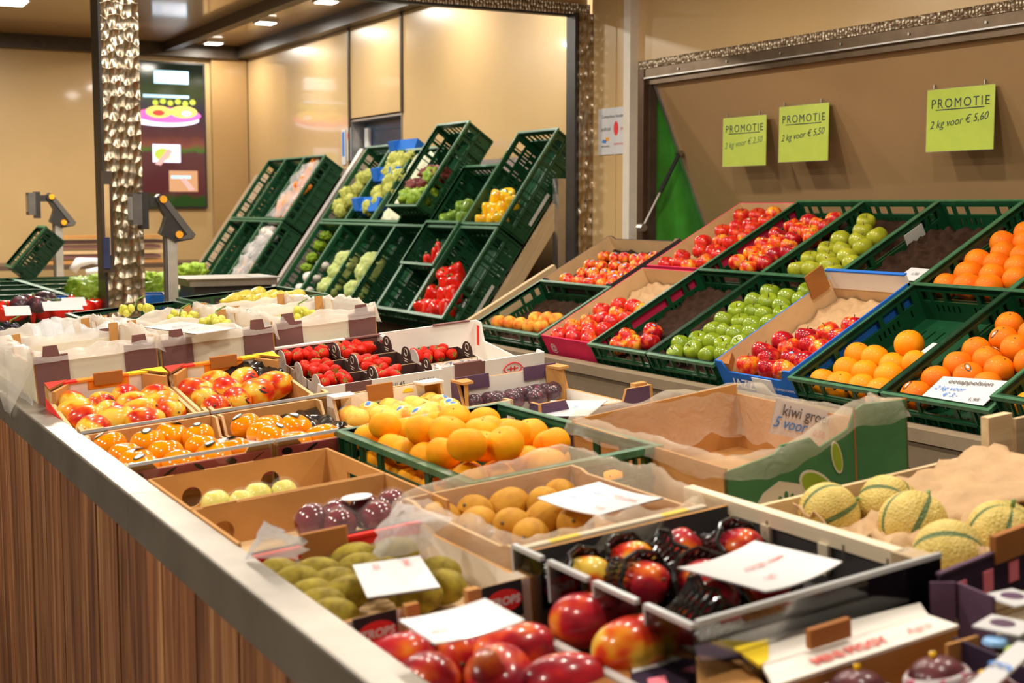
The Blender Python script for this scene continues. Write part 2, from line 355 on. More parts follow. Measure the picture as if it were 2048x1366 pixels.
# green tarpaulin in the side gap
plain('tarp_green', (.06, .36, .03), .42, var=.25, scale=5)
rows = [[(3.965 + .55 * i / 14, 5.745 + .012 * math.sin(i * 1.3 + j * .5) + .015 * noise.noise(Vector((i * .5, j * .4, 3))), H - .45 + 1.09 * j / 16) for i in range(15)] for j in range(17)]
tp = MB().grid(rows).build('tarpaulin', 'tarp_green', smooth=True); tag(tp, 'bright green tarpaulin closing the gap beside the hatch', 'tarpaulin')
md = tp.modifiers.new('thick', 'SOLIDIFY'); md.thickness = .004

# ------------------------------------------------------------------ lamps (each lamp carries its own light)
emit('lamp_glow', (1, .95, .86), 10)
def lamp(x, y, z, watts, size, label, group, face='Z', spread=180):
    t = thing('ceiling_lamp', TL((x, y, H + z)), label, 'lamp', group)
    MB().box(-size / 2 - .02, size / 2 + .02, -size / 2 - .02, size / 2 + .02, -.028, .0).build('housing', 'aluminium', t)
    MB().box(-size / 2, size / 2, -size / 2, size / 2, -.034, -.028).build('diffuser', 'lamp_glow', t)
    ld = bpy.data.lights.new('lamp_light', 'AREA'); ld.energy = watts; ld.size = size; ld.color = (1, .92, .80); ld.spread = R(spread)
    lo = bpy.data.objects.new('lamp_light', ld); COL.objects.link(lo); lo.parent = t; lo.location = (0, 0, -.04)
for (x, y, z, wt, s) in LAMPS: lamp(x, y, z + .02, wt, s, 'square ceiling lamp above the counter, customer-side row added', 'lamps over the counter and shelf')
for i, (x, y) in enumerate([(3.93, 13.15), (3.90, 11.48), (3.92, 10.08), (3.92, 8.6), (3.92, 7.2)]):
    lamp(x, y, 1.62, 11, .14, ['square spot lamp in the ceiling corner furthest away', 'square spot lamp on the ceiling between corner and doorway', 'square spot lamp at the top edge above the doorway', 'square spot lamp above the vegetable rack', 'square spot lamp by the portal frame'][i], 'lamps along the door wall')
for i, (x, y) in enumerate([(1.72, 11.3), (1.72, 8.4)]):
    lamp(x, y, 1.62, 85, .3, ['bright ceiling lamp at the top left above the far counter', 'ceiling lamp above the far green crates'][i], 'lamps over the far counter')

# ------------------------------------------------------------------ screen, notices, promotion cards
tv = thing('wall_screen', TL((3.13, 13.60, H - .02)), 'tall black-framed menu screen showing food pictures on the end wall', 'screen')
MB().box(0, .83, -.03, .02, 0, 1.46).build('bezel', 'black_plastic', tv)
SW, SH = .79, 1.42
def screen_mat():
    """food pictures: colour bands, plates and boards"""
    m, nt, p = newmat('screen_picture'); v = coords(nt); f = noise_tex(nt, v, 9, 4); sep = N(nt, 'ShaderNodeSeparateXYZ'); L(nt, v, sep.inputs[0])
    mr = N(nt, 'ShaderNodeMath', _operation='MULTIPLY_ADD'); mr.inputs[1].default_value = 1 / SH; mr.inputs[2].default_value = 0; L(nt, sep.outputs['Z'], mr.inputs[0])
    ad = N(nt, 'ShaderNodeMath', _operation='MULTIPLY_ADD'); ad.inputs[1].default_value = .06; L(nt, f, ad.inputs[0]); L(nt, mr.outputs[0], ad.inputs[2])
    c = ramp(nt, ad.outputs[0], [(.10, (.02, .05, .01)), (.14, (.09, .02, .02)), (.42, (.10, .03, .03)), (.44, (.05, .14, .02)), (.48, (.22, .06, .04)), (.54, (.10, .03, .03)), (.72, (.04, .03, .05)), (.84, (.04, .06, .015)), (1., (.01, .015, .008))])
    p.inputs['Base Color'].default_value = (0, 0, 0, 1); L(nt, c, p.inputs['Emission Color']); p.inputs['Emission Strength'].default_value = 1.0; p.inputs['Roughness'].default_value = .1
screen_mat()
tvp = MB().box(.02, .81, -.034, -.03, .02, 1.44).build('picture', 'screen_picture', tv)
def glow(n, c, s=1.): return emit('screen_' + n, c, s)
for n, c in dict(white=(.75, .80, .95), cyan=(.35, .62, .85), pink=(.75, .10, .35), yellow=(.70, .50, .10), lime=(.32, .40, .04), cloth=(.65, .65, .85), skin=(.50, .28, .26), board=(.38, .20, .10), red=(.45, .04, .03)).items(): glow(n, c)
def blob(cx, cz, rx, rz, mat, d=.036, n=20): MB().prism([(cx + rx * math.cos(2 * math.pi * k / n), cz + rz * math.sin(2 * math.pi * k / n)) for k in range(n)], -d, -d + .002, 'y').build('picture_detail', mat, tvp)
def rect(x0, x1, z0, z1, mat, d=.036): MB().box(x0, x1, -d, -d + .002, z0, z1).build('picture_detail', mat, tvp)
rect(.31, .66, 1.24, 1.37, 'screen_cyan'); rect(.325, .645, 1.255, 1.355, 'screen_white', .0365); rect(.35, .41, 1.28, 1.33, 'screen_cyan', .037); text('meat', .06, 'screen_cyan', tvp, TL((.53, -.038, 1.30)) @ RX(90))
rect(.2, .66, 1.10, 1.13, 'screen_cyan'); blob(.40, .885, .36, .07, 'screen_cloth'); blob(.45, .93, .33, .075, 'screen_pink', .0365); blob(.35, .96, .13, .06, 'screen_yellow', .037); blob(.60, .965, .14, .06, 'screen_yellow', .037); blob(.35, .95, .06, .028, 'screen_red', .0375); blob(.63, .95, .05, .026, 'screen_white', .0375)
for k in range(6): blob(.32 + .075 * k, 1.05 + .015 * (k % 2), .03, .028, 'screen_lime', .037)
rect(.28, .56, .46, .64, 'screen_cloth'); blob(.38, .54, .08, .06, 'screen_lime', .037); MB().prism([(.30, .44), (.36, .43), (.48, .57), (.44, .60)], -.038, -.036, 'y').build('picture_detail', 'screen_skin', tvp)
rect(.44, .73, .17, .38, 'screen_board'); rect(.46, .66, .30, .33, 'screen_cyan', .037); MB().prism([(.55, .30), (.60, .31), (.70, .19), (.64, .18)], -.039, -.037, 'y').build('picture_detail', 'screen_skin', tvp)

nt1 = thing('card_payment_notice', frame((3.945, 6.165, H + .275), (0, -1, 0), (0, 0, 1)), 'white notice with bank logos taped to the pale wall beside the hatch', 'notice')
nsh = MB().box(0, .285, 0, .245, 0, .002).build('sheet', 'paper_white', nt1)
MB().box(0, .285, 0, .245, .002, .0026).build('cover_film', 'film_clear', nt1)
text('Contactloos betalen', .026, 'ink_dark', nsh, TL((.142, .20, .003))); text('android', .03, 'ink_grey', nsh, TL((.075, .135, .003)), .2); text('pay', .028, 'ink_red', nsh, TL((.235, .135, .003)))
MB().prism([(.175 + .022 * math.cos(k * .52), .135 + .038 * math.sin(k * .52)) for k in range(12)], .002, .0035, 'z').build('logo', 'print_red', nsh)
MB().prism([(.04, .065), (.075, .06), (.085, .075), (.05, .082)], .002, .0035, 'z').build('logo', 'ink_blue', nsh); MB().prism([(.07, .075), (.105, .07), (.11, .09), (.08, .092)], .002, .0035, 'z').build('logo', 'orange_button', nsh)
text('bancontact', .018, 'ink_dark', nsh, TL((.075, .045, .003))); text('mastercard', .022, 'ink_red', nsh, TL((.205, .055, .003)))
nt2 = thing('wall_notices', frame((4.395, 10.98, H + .36), (0, -1, 0), (0, 0, 1)), 'small blue and red notice strip on the wall left of the doorway', 'notice')
MB().box(0, .09, 0, .30, 0, .003).build('blue_strip', 'paper_white', nt2); MB().box(.012, .07, .07, .28, .003, .004).build('blue_print', 'ink_blue', nt2)
MB().box(.12, .21, .03, .31, 0, .003).build('red_strip', 'paper_white', nt2); MB().prism([(.165 + .025 * math.cos(k * .52), .24 + .04 * math.sin(k * .52)) for k in range(12)], .002, .0045, 'z').build('red_print', 'print_red', nt2)
plain('ink_faded', (.16, .24, .10), .7)
def promo(y0, y1, ztop, zbot, price, label, ink='ink_dark'):
    z = H + zbot; X = 4.05
    t = thing('promotion_card', frame((X, y0, z), (0, -1, 0), (.22, 0, 1)), label, 'sign', 'lime promotion cards')
    t.matrix_world = frame((4.045, y0, z), (0, -1, 0), (0, 0, 1))
    wd = y0 - y1; hh = (ztop - zbot)
    cd = MB().box(0, wd, 0, hh, 0, .003).build('card', 'paper_lime', t); MB().box(-.003, wd + .003, -.003, hh + .003, .003, .0035).build('sleeve', 'film_clear', t)
    k = wd / .33
    text('PROMOTIE', .050 * k, 'ink_dark', cd, TL((wd * .5, hh * .76, .004)), 0, 0., 'lettering', 1.25); MB().box(wd * .14, wd * .86, hh * .66, hh * .675, .004, .0045).build('underline', 'ink_dark', cd)
    text(price, .042 * k, ink, cd, TL((wd * .48, hh * .47, .004)) @ RZ(5), .35, 0., 'handwriting')
    for sx in (.1, .85): MB().tube([(wd * sx, hh + .002, .002), (wd * sx, hh + .02, .002)], .004, 6).build('clip', 'steel', t)
promo(5.21, 4.89, .42, .19, '2 kg voor € 2,50', 'lime PROMOTIE card furthest left on the hatch, its price faded', 'ink_faded')
promo(4.80, 4.475, .447, .20, '2 kg voor € 5,50', 'middle lime PROMOTIE card on the hatch, priced 5,50')
promo(3.91, 3.575, .456, .215, '2 kg voor € 5,60', 'rightmost and largest lime PROMOTIE card, priced 5,60')
# ================================================================== crates, cartons, fruit: the builders
def crate_meshes(a, b, h, deep=False):
    """plastic harvest crate, a along x, b along y, rim at z 0, floor at -h; returns [(part name, mesh)]"""
    t = .007; out = []
    fl = [(a * (.08 + .14 * i), a * (.08 + .14 * i) + a * .09, b * (.08 + .105 * j), b * (.08 + .105 * j) + .008) for i in range(6) for j in range(8)]
    out.append(('crate_floor', MB().plate('z', t, a - t, t, b - t, -h, -h + .005, fl).mesh('crate_floor', 'crate_green')))
    def wall_holes(l):
        z1, z0 = -h * .16, -h * .42
        hs = [(l * .06, l * .15, z0, z1), (l * .18, l * .30, z0, z1), (l * .335, l * .665, z0, z1), (l * .70, l * .82, z0, z1), (l * .85, l * .94, z0, z1)]
        n = int(l / .022)
        for k in range(2, n - 2):
            x = l * (k + .5) / n
            if k % 7 in (0, 1): continue
            hs.append((x - .004, x + .004, -h * .72, -h * .52))
            if deep and k % 2: hs.append((x - .004, x + .006, -h * .90, -h * .78))
        return hs
    for nm, ax, l, p in (('side_panel', 'y', a, 0), ('side_panel', 'y', a, b - t), ('end_panel', 'x', b, 0), ('end_panel', 'x', b, a - t)):
        mb = MB(); mb.plate(ax, 0, l, -h, 0, p, p + t, wall_holes(l))
        sgn = -1 if p == 0 else 1; q0 = p if p == 0 else p + t; q1 = q0 + sgn * .010          # outer ribs and rails
        lo, hi = min(q0, q1), max(q0, q1)
        def bar(u0, u1, z0, z1): mb.box(u0, u1, lo, hi, z0, z1) if ax == 'y' else mb.box(lo, hi, u0, u1, z0, z1)
        bar(0, l, -h * .50, -h * .45); bar(0, l, -h, -h * .95)
        for k in range(9):
            u = l * (k + .0) / 8; u0 = min(max(u - .0025, 0), l - .005)
            if k in (0, 1, 7, 8) or deep: bar(u0, u0 + .005, -h * .95, -.012)
            else: bar(u0, u0 + .005, -h * .16, -.012); bar(u0, u0 + .005, -h * .95, -h * .5)
        out.append((nm, mb.mesh(nm, 'crate_green')))
    r = .012
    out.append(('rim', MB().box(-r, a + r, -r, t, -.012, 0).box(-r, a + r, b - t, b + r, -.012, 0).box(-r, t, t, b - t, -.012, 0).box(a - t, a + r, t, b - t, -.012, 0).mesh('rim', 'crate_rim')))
    return out
_crates = {}
def crate(M, a, b, h, label, group=None, deep=False, cat='crate'):
    key = (a, b, h, deep)
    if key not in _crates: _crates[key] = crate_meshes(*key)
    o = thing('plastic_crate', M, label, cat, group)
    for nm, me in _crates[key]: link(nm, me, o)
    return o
def carton(M, name, label, W, D, hs, he, outer='kraft', inner='kraft', edge='kraft', t=.006, group=None, low=None, corner=None, slot=None, notch=None, cat='box', endw=None, base=None):
    """open carton: sides (x=0, x=W) of height hs, ends (y=0 near, y=D far) of height he, floor at z 0.
    low: height of the cut-out middle of the near end; corner: material of the folded corner flaps"""
    o = thing(name, M, label, cat, group); ms = [outer, inner, edge]
    MB().box(0, W, 0, D, 0, t).build('base', base or inner, o)
    for x, m0, m1 in ((0, 0, 1), (W - t, 1, 0)):
        pl = [(0, 0), (D, 0), (D, he), (D - .035, he), (D - .055, hs), (.055, hs), (.035, he), (0, he)] if he > hs + .001 else [(0, 0), (D, 0), (D, hs), (0, hs)]
        MB().prism(pl, x, x + t, 'x', m0, m1, 2).build('side_panel', ms, o)
    for y, m0, m1 in ((0, 0, 1), (D - t, 1, 0)):
        pl = [(t, 0), (W - t, 0), (W - t, he), (t, he)]
        if y == 0 and low is not None:
            e = endw or W * .16; pl = [(t, 0), (W - t, 0), (W - t, he), (W - e, he), (W - e - .01, low), (e + .01, low), (e, he), (t, he)]
        MB().prism(pl, y, y + t, 'y', m0, m1, 2).build('end_panel', ms, o)
    if corner:
        for k, (cx, sx) in enumerate(((0, 1), (W, -1))):
            c = corner[k] if isinstance(corner, (list, tuple)) else corner
            MB().prism([(cx, D), (cx + sx * .055, D), (cx, D - .055)], he, he + .004, 'z').build('corner_flap', c, o)
    return o
# ------------------------------------------------------------------ fruit shapes (unit: about radius 1), returned as part lists
def ball(prof, n=22, lobe=None): mb = MB(); mb.lathe(prof, n, lobe=lobe); return mb
def ellprof(rz, k=14, pow_=1., dimple_top=0., dimple_bot=0., taper=0.):
    out = []
    for i in range(k + 1):
        a = -math.pi / 2 + math.pi * i / k; r = max(.012, math.cos(a) ** pow_); z = math.sin(a) * rz
        if dimple_top and a > .9: z -= dimple_top * ((a - .9) / .67) ** 1.5
        if dimple_bot and a < -1.0: z += dimple_bot * ((-a - 1.0) / .57) ** 1.5
        out.append((r * (1 - taper * math.sin(a)), z))
    return out
FR = {}      # kind -> list of (part name, mesh, local matrix or None); first is the body
def stem(name, pts, r, mat): return (name, MB().tube(pts, r, 6).mesh(name, mat, True))
plain('stem_brown', (.12, .07, .03), .7); plain('stem_green', (.16, .26, .05), .6); plain('leaf_green', (.10, .28, .03), .5, var=.3, scale=40); plain('sticker_blue', (.25, .50, .85), .4); plain('navel_dark', (.14, .08, .02), .7)
def sticker(sx, sy, up, mats, ang=35, az=40):
    """small paper label lying on the skin"""
    mb = MB(); d = Vector((math.sin(R(ang)) * math.cos(R(az)), math.sin(R(ang)) * math.sin(R(az)), math.cos(R(ang))))
    for k, (m, s, h) in enumerate(mats):
        a = d.orthogonal().normalized(); b = d.cross(a); n = 12
        vs = []
        for i in range(n):
            t = 2 * math.pi * i / n; q = (d + (a * math.cos(t) * sx + b * math.sin(t) * sy) * s).normalized(); vs.append(Vector((q.x * up[0], q.y * up[1], q.z * up[2])) * (1.012 + h))
        c = Vector((d.x * up[0], d.y * up[1], d.z * up[2])) * (1.016 + h)
        b0 = len(mb.v); mb.v += [tuple(v) for v in vs] + [tuple(c)]
        for i in range(n): mb.f.append((b0 + i, b0 + (i + 1) % n, b0 + n)); mb.m.append(k)
    return mb.mesh('fruit_sticker', [m for m, _, _ in mats])
def apple(kind, mat, st=None):
    pr = ellprof(.9, 16, .82, .34, .22, -.05)
    b = ball(pr, 22, lambda t, i: 1 + .02 * math.cos(5 * t) * (1 - i) * 2).mesh(kind, mat, True)
    FR[kind] = [(kind, b), stem('stem', [(0, 0, .5), (.03, .02, .8), (.08, .05, 1.0)], .045, 'stem_brown')] + ([('fruit_sticker', sticker(.30, .24, (.97, .97, .86), st))] if st else [])
fruitmat('apple_red', [(.30, (.42, .005, .012)), (.50, (.66, .018, .012)), (.64, (.70, .07, .012)), (.78, (.78, .28, .03))], (7, 7, 4), 1.3, .26, .5)
fruitmat('apple_bicolor', [(.34, (.52, .008, .014)), (.47, (.78, .06, .015)), (.57, (.84, .24, .015)), (.72, (.80, .48, .05))], (8, 8, 5), 1.3, .26, .5)
fruitmat('apple_dark', [(.36, (.30, .004, .012)), (.54, (.50, .008, .016)), (.66, (.72, .10, .02)), (.78, (.86, .55, .10))], (8, 8, 5), 1.2, .22, .6)
fruitmat('apple_green', [(.3, (.16, .25, .008)), (.7, (.28, .36, .020))], (6, 6, 6), 1.5, .22, .6, ((.45, .52, .15), 60, .68))
fruitmat('apple_yellow', [(.3, (.27, .30, .012)), (.7, (.42, .42, .03))], (6, 6, 6), 1.5, .3, .4)
fruitmat('orange_skin', [(.3, (.84, .15, .002)), (.7, (.92, .24, .004))], (4, 4, 4), 1.5, .45, .1, bmp=.35, bscale=110)
fruitmat('orange_light', [(.3, (.88, .26, .002)), (.7, (.95, .34, .004))], (4, 4, 4), 1.5, .45, .1, bmp=.3, bscale=110)
fruitmat('mandarin_skin', [(.3, (.92, .32, .001)), (.7, (.98, .43, .003))], (4, 4, 4), 1.5, .5, .03, bmp=.3, bscale=90)
fruitmat('citrus_yellow', [(.3, (.92, .55, .06)), (.5, (.95, .62, .10)), (.72, (.90, .30, .05))], (6, 6, 6), 1.4, .42, .2, bmp=.3, bscale=90)
fruitmat('peach_skin', [(.32, (.70, .05, .02)), (.5, (.88, .28, .03)), (.68, (.80, .50, .06))], (7, 7, 5), 1.2, .6, 0.)
fruitmat('mango_pink', [(.32, (.50, .012, .008)), (.42, (.70, .075, .010)), (.49, (.80, .26, .015)), (.56, (.78, .46, .04)), (.72, (.72, .54, .10))], (5.5, 5.5, 4.5), 1.0, .3, .4)
fruitmat('mango_red', [(.36, (.24, .008, .022)), (.52, (.50, .016, .024)), (.64, (.74, .12, .015)), (.78, (.82, .36, .03))], (5, 5, 4), 1.2, .3, .45, ((.80, .30, .22), 70, .70))
fruitmat('kaki_skin', [(.3, (.88, .22, .001)), (.7, (.95, .33, .002))], (5, 5, 5), 1.4, .14, .8)
fruitmat('strawberry_skin', [(.3, (.52, .006, .001)), (.7, (.74, .022, .003))], (9, 9, 9), 1.4, .3, .16, ((.75, .30, .03), 13, .74), .1, .5, 12, spec=.08)
fruitmat('kiwi_gold', [(.3, (.46, .20, .016)), (.7, (.64, .32, .03))], (6, 6, 6), 1.6, .62, .0, ((.36, .18, .03), 120, .6))
fruitmat('kiwi_green', [(.3, (.17, .115, .010)), (.7, (.40, .31, .028))], (6, 6, 6), 1.6, .62, .0, ((.22, .15, .03), 120, .6))
fruitmat('plum_skin', [(.3, (.030, .012, .020)), (.55, (.075, .038, .048)), (.72, (.20, .022, .035))], (9, 9, 9), 1.5, .34, .35, ((.22, .18, .20), 30, .62))
fruitmat('passion_skin', [(.3, (.085, .003, .008)), (.7, (.19, .008, .016))], (6, 6, 6), 1.5, .16, .7, ((.40, .10, .10), 110, .70))
fruitmat('pear_skin', [(.35, (.48, .40, .04)), (.6, (.62, .50, .06)), (.75, (.66, .28, .03))], (8, 8, 5), 1.3, .4, .25)
fruitmat('quince_skin', [(.3, (.58, .55, .08)), (.7, (.74, .68, .16))], (6, 6, 6), 1.4, .35, .3)
fruitmat('pepper_red', [(.3, (.60, .006, .006)), (.7, (.85, .03, .010))], (5, 5, 5), 1.4, .16, .7)
fruitmat('pepper_yellow', [(.3, (.90, .46, .005)), (.7, (.98, .60, .012))], (5, 5, 5), 1.4, .16, .7)
fruitmat('pepper_green', [(.3, (.10, .22, .02)), (.7, (.24, .38, .05))], (7, 7, 7), 1.4, .3, .4)
fruitmat('veg_pale', [(.3, (.30, .38, .09)), (.7, (.50, .55, .20))], (9, 9, 9), 1.8, .5, .1, bmp=.6, bscale=60)
fruitmat('veg_lime', [(.3, (.28, .32, .04)), (.7, (.55, .54, .13))], (9, 9, 9), 1.8, .5, .1, bmp=.6, bscale=50)
fruitmat('lettuce_green', [(.3, (.11, .24, .010)), (.7, (.32, .44, .03))], (16, 16, 16), 1.8, .45, .1, bmp=.4, bscale=50)
fruitmat('lettuce_red', [(.3, (.09, .01, .012)), (.7, (.22, .04, .03))], (16, 16, 16), 1.8, .45, .1, bmp=.4, bscale=50)
fruitmat('carrot_skin', [(.3, (.85, .20, .01)), (.7, (.95, .34, .03))], (9, 9, 9), 1.8, .45, .1)
fruitmat('mushroom_skin', [(.3, (.50, .42, .36)), (.7, (.80, .74, .68))], (9, 9, 9), 1.8, .45, .1)
apple('apple_r', 'apple_red', [('print_white', 1, 0)]); apple('apple_b', 'apple_bicolor', [('print_white', .8, 0)]); apple('apple_d', 'apple_dark', [('sticker_blue', 1, 0)]); apple('apple_s', 'apple_bicolor', [('sticker_blue', 1.5, 0)])
apple('apple_g', 'apple_green', [('print_white', .9, 0)]); apple('apple_y', 'apple_yellow', [('print_white', .9, 0)])
for k in ('apple_r', 'apple_b', 'apple_d', 'apple_s', 'apple_g', 'apple_y'): FR[k + '_bare'] = FR[k][:2]
def round_fruit(kind, mat, rz, dt=.06, lobes=0, amp=0., pw=.95, parts=()):
    FR[kind] = [(kind, ball(ellprof(rz, 14, pw, dt, .03), 22, (lambda t, i: 1 + amp * math.cos(lobes * t)) if lobes else None).mesh(kind, mat, True))] + list(parts)
nav = ('navel', MB().lathe([(.10, -.02), (.07, .0), (.03, -.01)], 10).mesh('navel', 'navel_dark', True))
FR['orange'] = [('orange', ball(ellprof(.97, 14, .95, .04, .03), 22).mesh('orange', 'orange_skin', True)), ('navel', MB().lathe([(.09, .90), (.07, .945), (.02, .93)], 10).mesh('navel', 'navel_dark', True))]
FR['orange_l'] = [('orange', ball(ellprof(.97, 14, .95, .04, .03), 22).mesh('orange', 'orange_light', True)), ('navel', MB().lathe([(.08, .90), (.06, .945), (.02, .93)], 10).mesh('navel', 'navel_dark', True))]
FR['orange_st'] = FR['orange'] + [('fruit_sticker', sticker(.42, .20, (1, 1, .97), [('print_black', 1, 0), ('orange_skin', .72, .004), ('print_white', .4, .008)], 45, 230))]
FR['mandarin'] = [('mandarin', ball(ellprof(.84, 14, .92, .10, .04), 22, lambda t, i: 1 + .012 * math.cos(7 * t)).mesh('mandarin', 'mandarin_skin', True)), ('navel', MB().lathe([(.06, .72), (.05, .775), (.02, .77)], 8).mesh('navel', 'navel_dark', True))]
FR['citrus'] = [('citrus', ball(ellprof(.9, 14, .95, .05, .0), 20).mesh('citrus', 'citrus_yellow', True))]
FR['citrus_st'] = FR['citrus'] + [('fruit_sticker', sticker(.50, .34, (1, 1, .9), [('print_white', 1, 0), ('ink_blue', .55, .006)], 40, 250))]
FR['peach'] = [('peach', ball(ellprof(.95, 14, .9, .2, .06), 22, lambda t, i: 1 - .09 * math.exp(-(t - math.pi) ** 2 * 9)).mesh('peach', 'peach_skin', True))]
FR['plum'] = [('plum', ball(ellprof(.9, 14, .95, .12, .04), 20, lambda t, i: 1 - .07 * math.exp(-(t - math.pi) ** 2 * 12)).mesh('plum', 'plum_skin', True))]
FR['passion'] = [('passion_fruit', ball(ellprof(1.0, 14, .95), 20).mesh('passion_fruit', 'passion_skin', True))]
def mango(kind, mat, st=None):
    b = ball(ellprof(1.32, 16, .88, .12, .0, .10), 22, lambda t, i: (1 + .06 * math.cos(t) - .05 * math.cos(2 * t)))
    b.v = [(x + .16 * (z / 1.3) ** 2, y * .9, z) for x, y, z in b.v]
    FR[kind] = [(kind, b.mesh(kind, mat, True)), stem('stem', [(.15, 0, 1.10), (.18, 0, 1.28)], .07, 'stem_brown')] + ([('fruit_sticker', sticker(.36, .2, (1, .92, 1.3), st, 80, 20))] if st else [])
mango('mango_p', 'mango_pink', [('print_black', 1, 0), ('card_red', .4, .006)]); mango('mango_r', 'mango_red'); FR['mango_pb'] = FR['mango_p'][:2]
FR['kaki'] = [('kaki', ball(ellprof(.80, 14, .84, .10, .03), 26, lambda t, i: 1 + .035 * abs(math.cos(2 * t)) ** .6).mesh('kaki', 'kaki_skin', True)), ('fruit_sticker', sticker(.44, .27, (1.05, 1.05, .86), [('print_darkgreen', 1, .01), ('print_white', .7, .02)], 22, 250))]
FR['kaki_bare'] = FR['kaki'][:1]
cal = MB()
for k in range(7):
    t = 2 * math.pi * k / 7; c, s_ = math.cos(t), math.sin(t); cal.add([(c * .1 - s_ * .12, s_ * .1 + c * .12, .92), (c * .1 + s_ * .12, s_ * .1 - c * .12, .92), (c * .45, s_ * .45, .98), (c * .75, s_ * .75, .86)], [(0, 1, 2), (0, 2, 3), (1, 3, 2)])
cal.tube([(0, 0, .9), (.05, .02, 1.25)], .05, 5)
FR['strawberry'] = [('strawberry', ball([(.05, -1.25), (.25, -1.15), (.5, -.85), (.72, -.5), (.9, -.1), (1.0, .3), (.96, .62), (.7, .86), (.3, .94), (.05, .92)], 16).mesh('strawberry', 'strawberry_skin', True)), ('calyx', cal.mesh('calyx', 'leaf_green'))]
FR['kiwi_y'] = [('kiwi', ball(ellprof(1.28, 14, .92), 18).mesh('kiwi', 'kiwi_gold', True)), stem('stem_end', [(0, 0, 1.24), (0, 0, 1.33)], .10, 'stem_brown')]
FR['kiwi_yst'] = FR['kiwi_y'] + [('fruit_sticker', sticker(.26, .34, (1, 1, 1.28), [('print_white', 1, 0), ('orange_button', .45, .006)], 85, 0))]
FR['kiwi_g'] = [('kiwi', ball(ellprof(1.45, 14, .92), 18).mesh('kiwi', 'kiwi_green', True)), stem('stem_end', [(0, 0, 1.3), (0, 0, 1.4)], .10, 'stem_brown')]
FR['kiwi_gst'] = FR['kiwi_g'] + [('fruit_sticker', sticker(.34, .34, (1, 1, 1.35), [('print_white', 1, 0), ('print_red', .7, .006)], 85, 0))]
FR['pear'] = [('pear', ball([(.05, -1.0), (.45, -.95), (.8, -.7), (.98, -.3), (.95, .05), (.78, .45), (.52, .85), (.40, 1.2), (.32, 1.5), (.15, 1.62), (.03, 1.6)], 20).mesh('pear', 'pear_skin', True)), stem('stem', [(0, 0, 1.55), (.05, 0, 1.9), (.15, 0, 2.1)], .045, 'stem_brown')]
FR['quince'] = [('quince', ball(ellprof(.95, 14, .9, .1, .06), 20).mesh('quince', 'quince_skin', True))]
def pepper(kind, mat):
    b = ball([(.1, -1.0), (.5, -1.08), (.8, -.9), (.9, -.4), (.98, .2), (1.0, .6), (.85, .9), (.5, .92), (.2, .78), (.03, .76)], 24, lambda t, i: 1 - .16 * abs(math.sin(1.5 * t)) ** 8 if False else 1 + .06 * math.cos(4 * t))
    FR[kind] = [(kind, b.mesh(kind, mat, True)), stem('stem', [(0, 0, .74), (.02, 0, 1.05), (.12, 0, 1.25)], .10, 'stem_green')]
pepper('red_pepper', 'pepper_red'); pepper('yellow_pepper', 'pepper_yellow'); pepper('green_pepper', 'pepper_green')
FR['long_pepper'] = [('pointed_pepper', MB().tube([(0, 0, 1.6), (.1, 0, 1.0), (.1, 0, .2), (-.1, .05, -.8), (-.35, .1, -1.7)], [.34, .5, .46, .3, .06], 12).mesh('pointed_pepper', 'pepper_red', True)), stem('stem', [(0, 0, 1.6), (0, 0, 2.1)], .12, 'stem_green')]
def lumpy(kind, mat, seed, sq=.85, amp=.22, fr=3.2, n=26, k=16):
    b = ball(ellprof(sq, k, .9), n); b.v = [tuple(Vector(q) * (1 + amp * noise.noise(Vector(q) * fr + Vector((seed, seed, 0))) + .5 * amp * noise.noise(Vector(q) * fr * 2.4))) for q in b.v]
    return (kind, b.mesh(kind, mat, True))
FR['cauliflower'] = [lumpy('cauliflower', 'veg_pale', 3)]; FR['romanesco'] = [lumpy('romanesco', 'veg_lime', 8, 1.0, .3, 4.)]; FR['lettuce'] = [lumpy('lettuce', 'lettuce_green', 5, .7, .42, 3.6)]; FR['red_lettuce'] = [lumpy('red_lettuce', 'lettuce_red', 9, .7, .42, 3.6)]
FR['carrot'] = [('carrot', MB().tube([(0, 0, 1.5), (0, 0, 1.2), (.03, 0, 0), (0, .03, -1.2), (0, 0, -1.7)], [.16, .28, .22, .10, .03], 10).mesh('carrot', 'carrot_skin', True))]
FR['mushroom'] = [lumpy('mushroom', 'mushroom_skin', 2, .7, .05, 1.)]
RND = random.Random(7)
def fruit(kind, name, p, r, label, cat, group, rot=None, sc=None):
    parts = FR[kind]; o = bpy.data.objects.new(name, parts[0][1]); COL.objects.link(o)
    if rot is None: rot = (RND.uniform(-.5, .5), RND.uniform(-.5, .5), RND.uniform(0, 6.28))
    from mathutils import Euler
    s = sc or (1, 1, 1)
    o.matrix_world = TL(p) @ Euler(rot).to_matrix().to_4x4() @ Matrix.Diagonal((r * s[0], r * s[1], r * s[2], 1))
    for nm, me in parts[1:]: link(nm, me, o)
    return tag(o, label, cat, group)
def relax(P, r, lim, it=60, k=.94):
    for _ in range(it):
        for i in range(len(P)):
            for j in range(i):
                d = P[i] - P[j]; l = d.length
                if 1e-6 < l < 2 * r * k: q = d * ((2 * r * k - l) / l * .5); q.z *= .6; P[i] += q; P[j] -= q
        for p in P:
            p.x = min(max(p.x, lim[0] + r), lim[1] - r); p.y = min(max(p.y, lim[2] + r), lim[3] - r); p.z = min(max(p.z, lim[4]), lim[5])
    return P
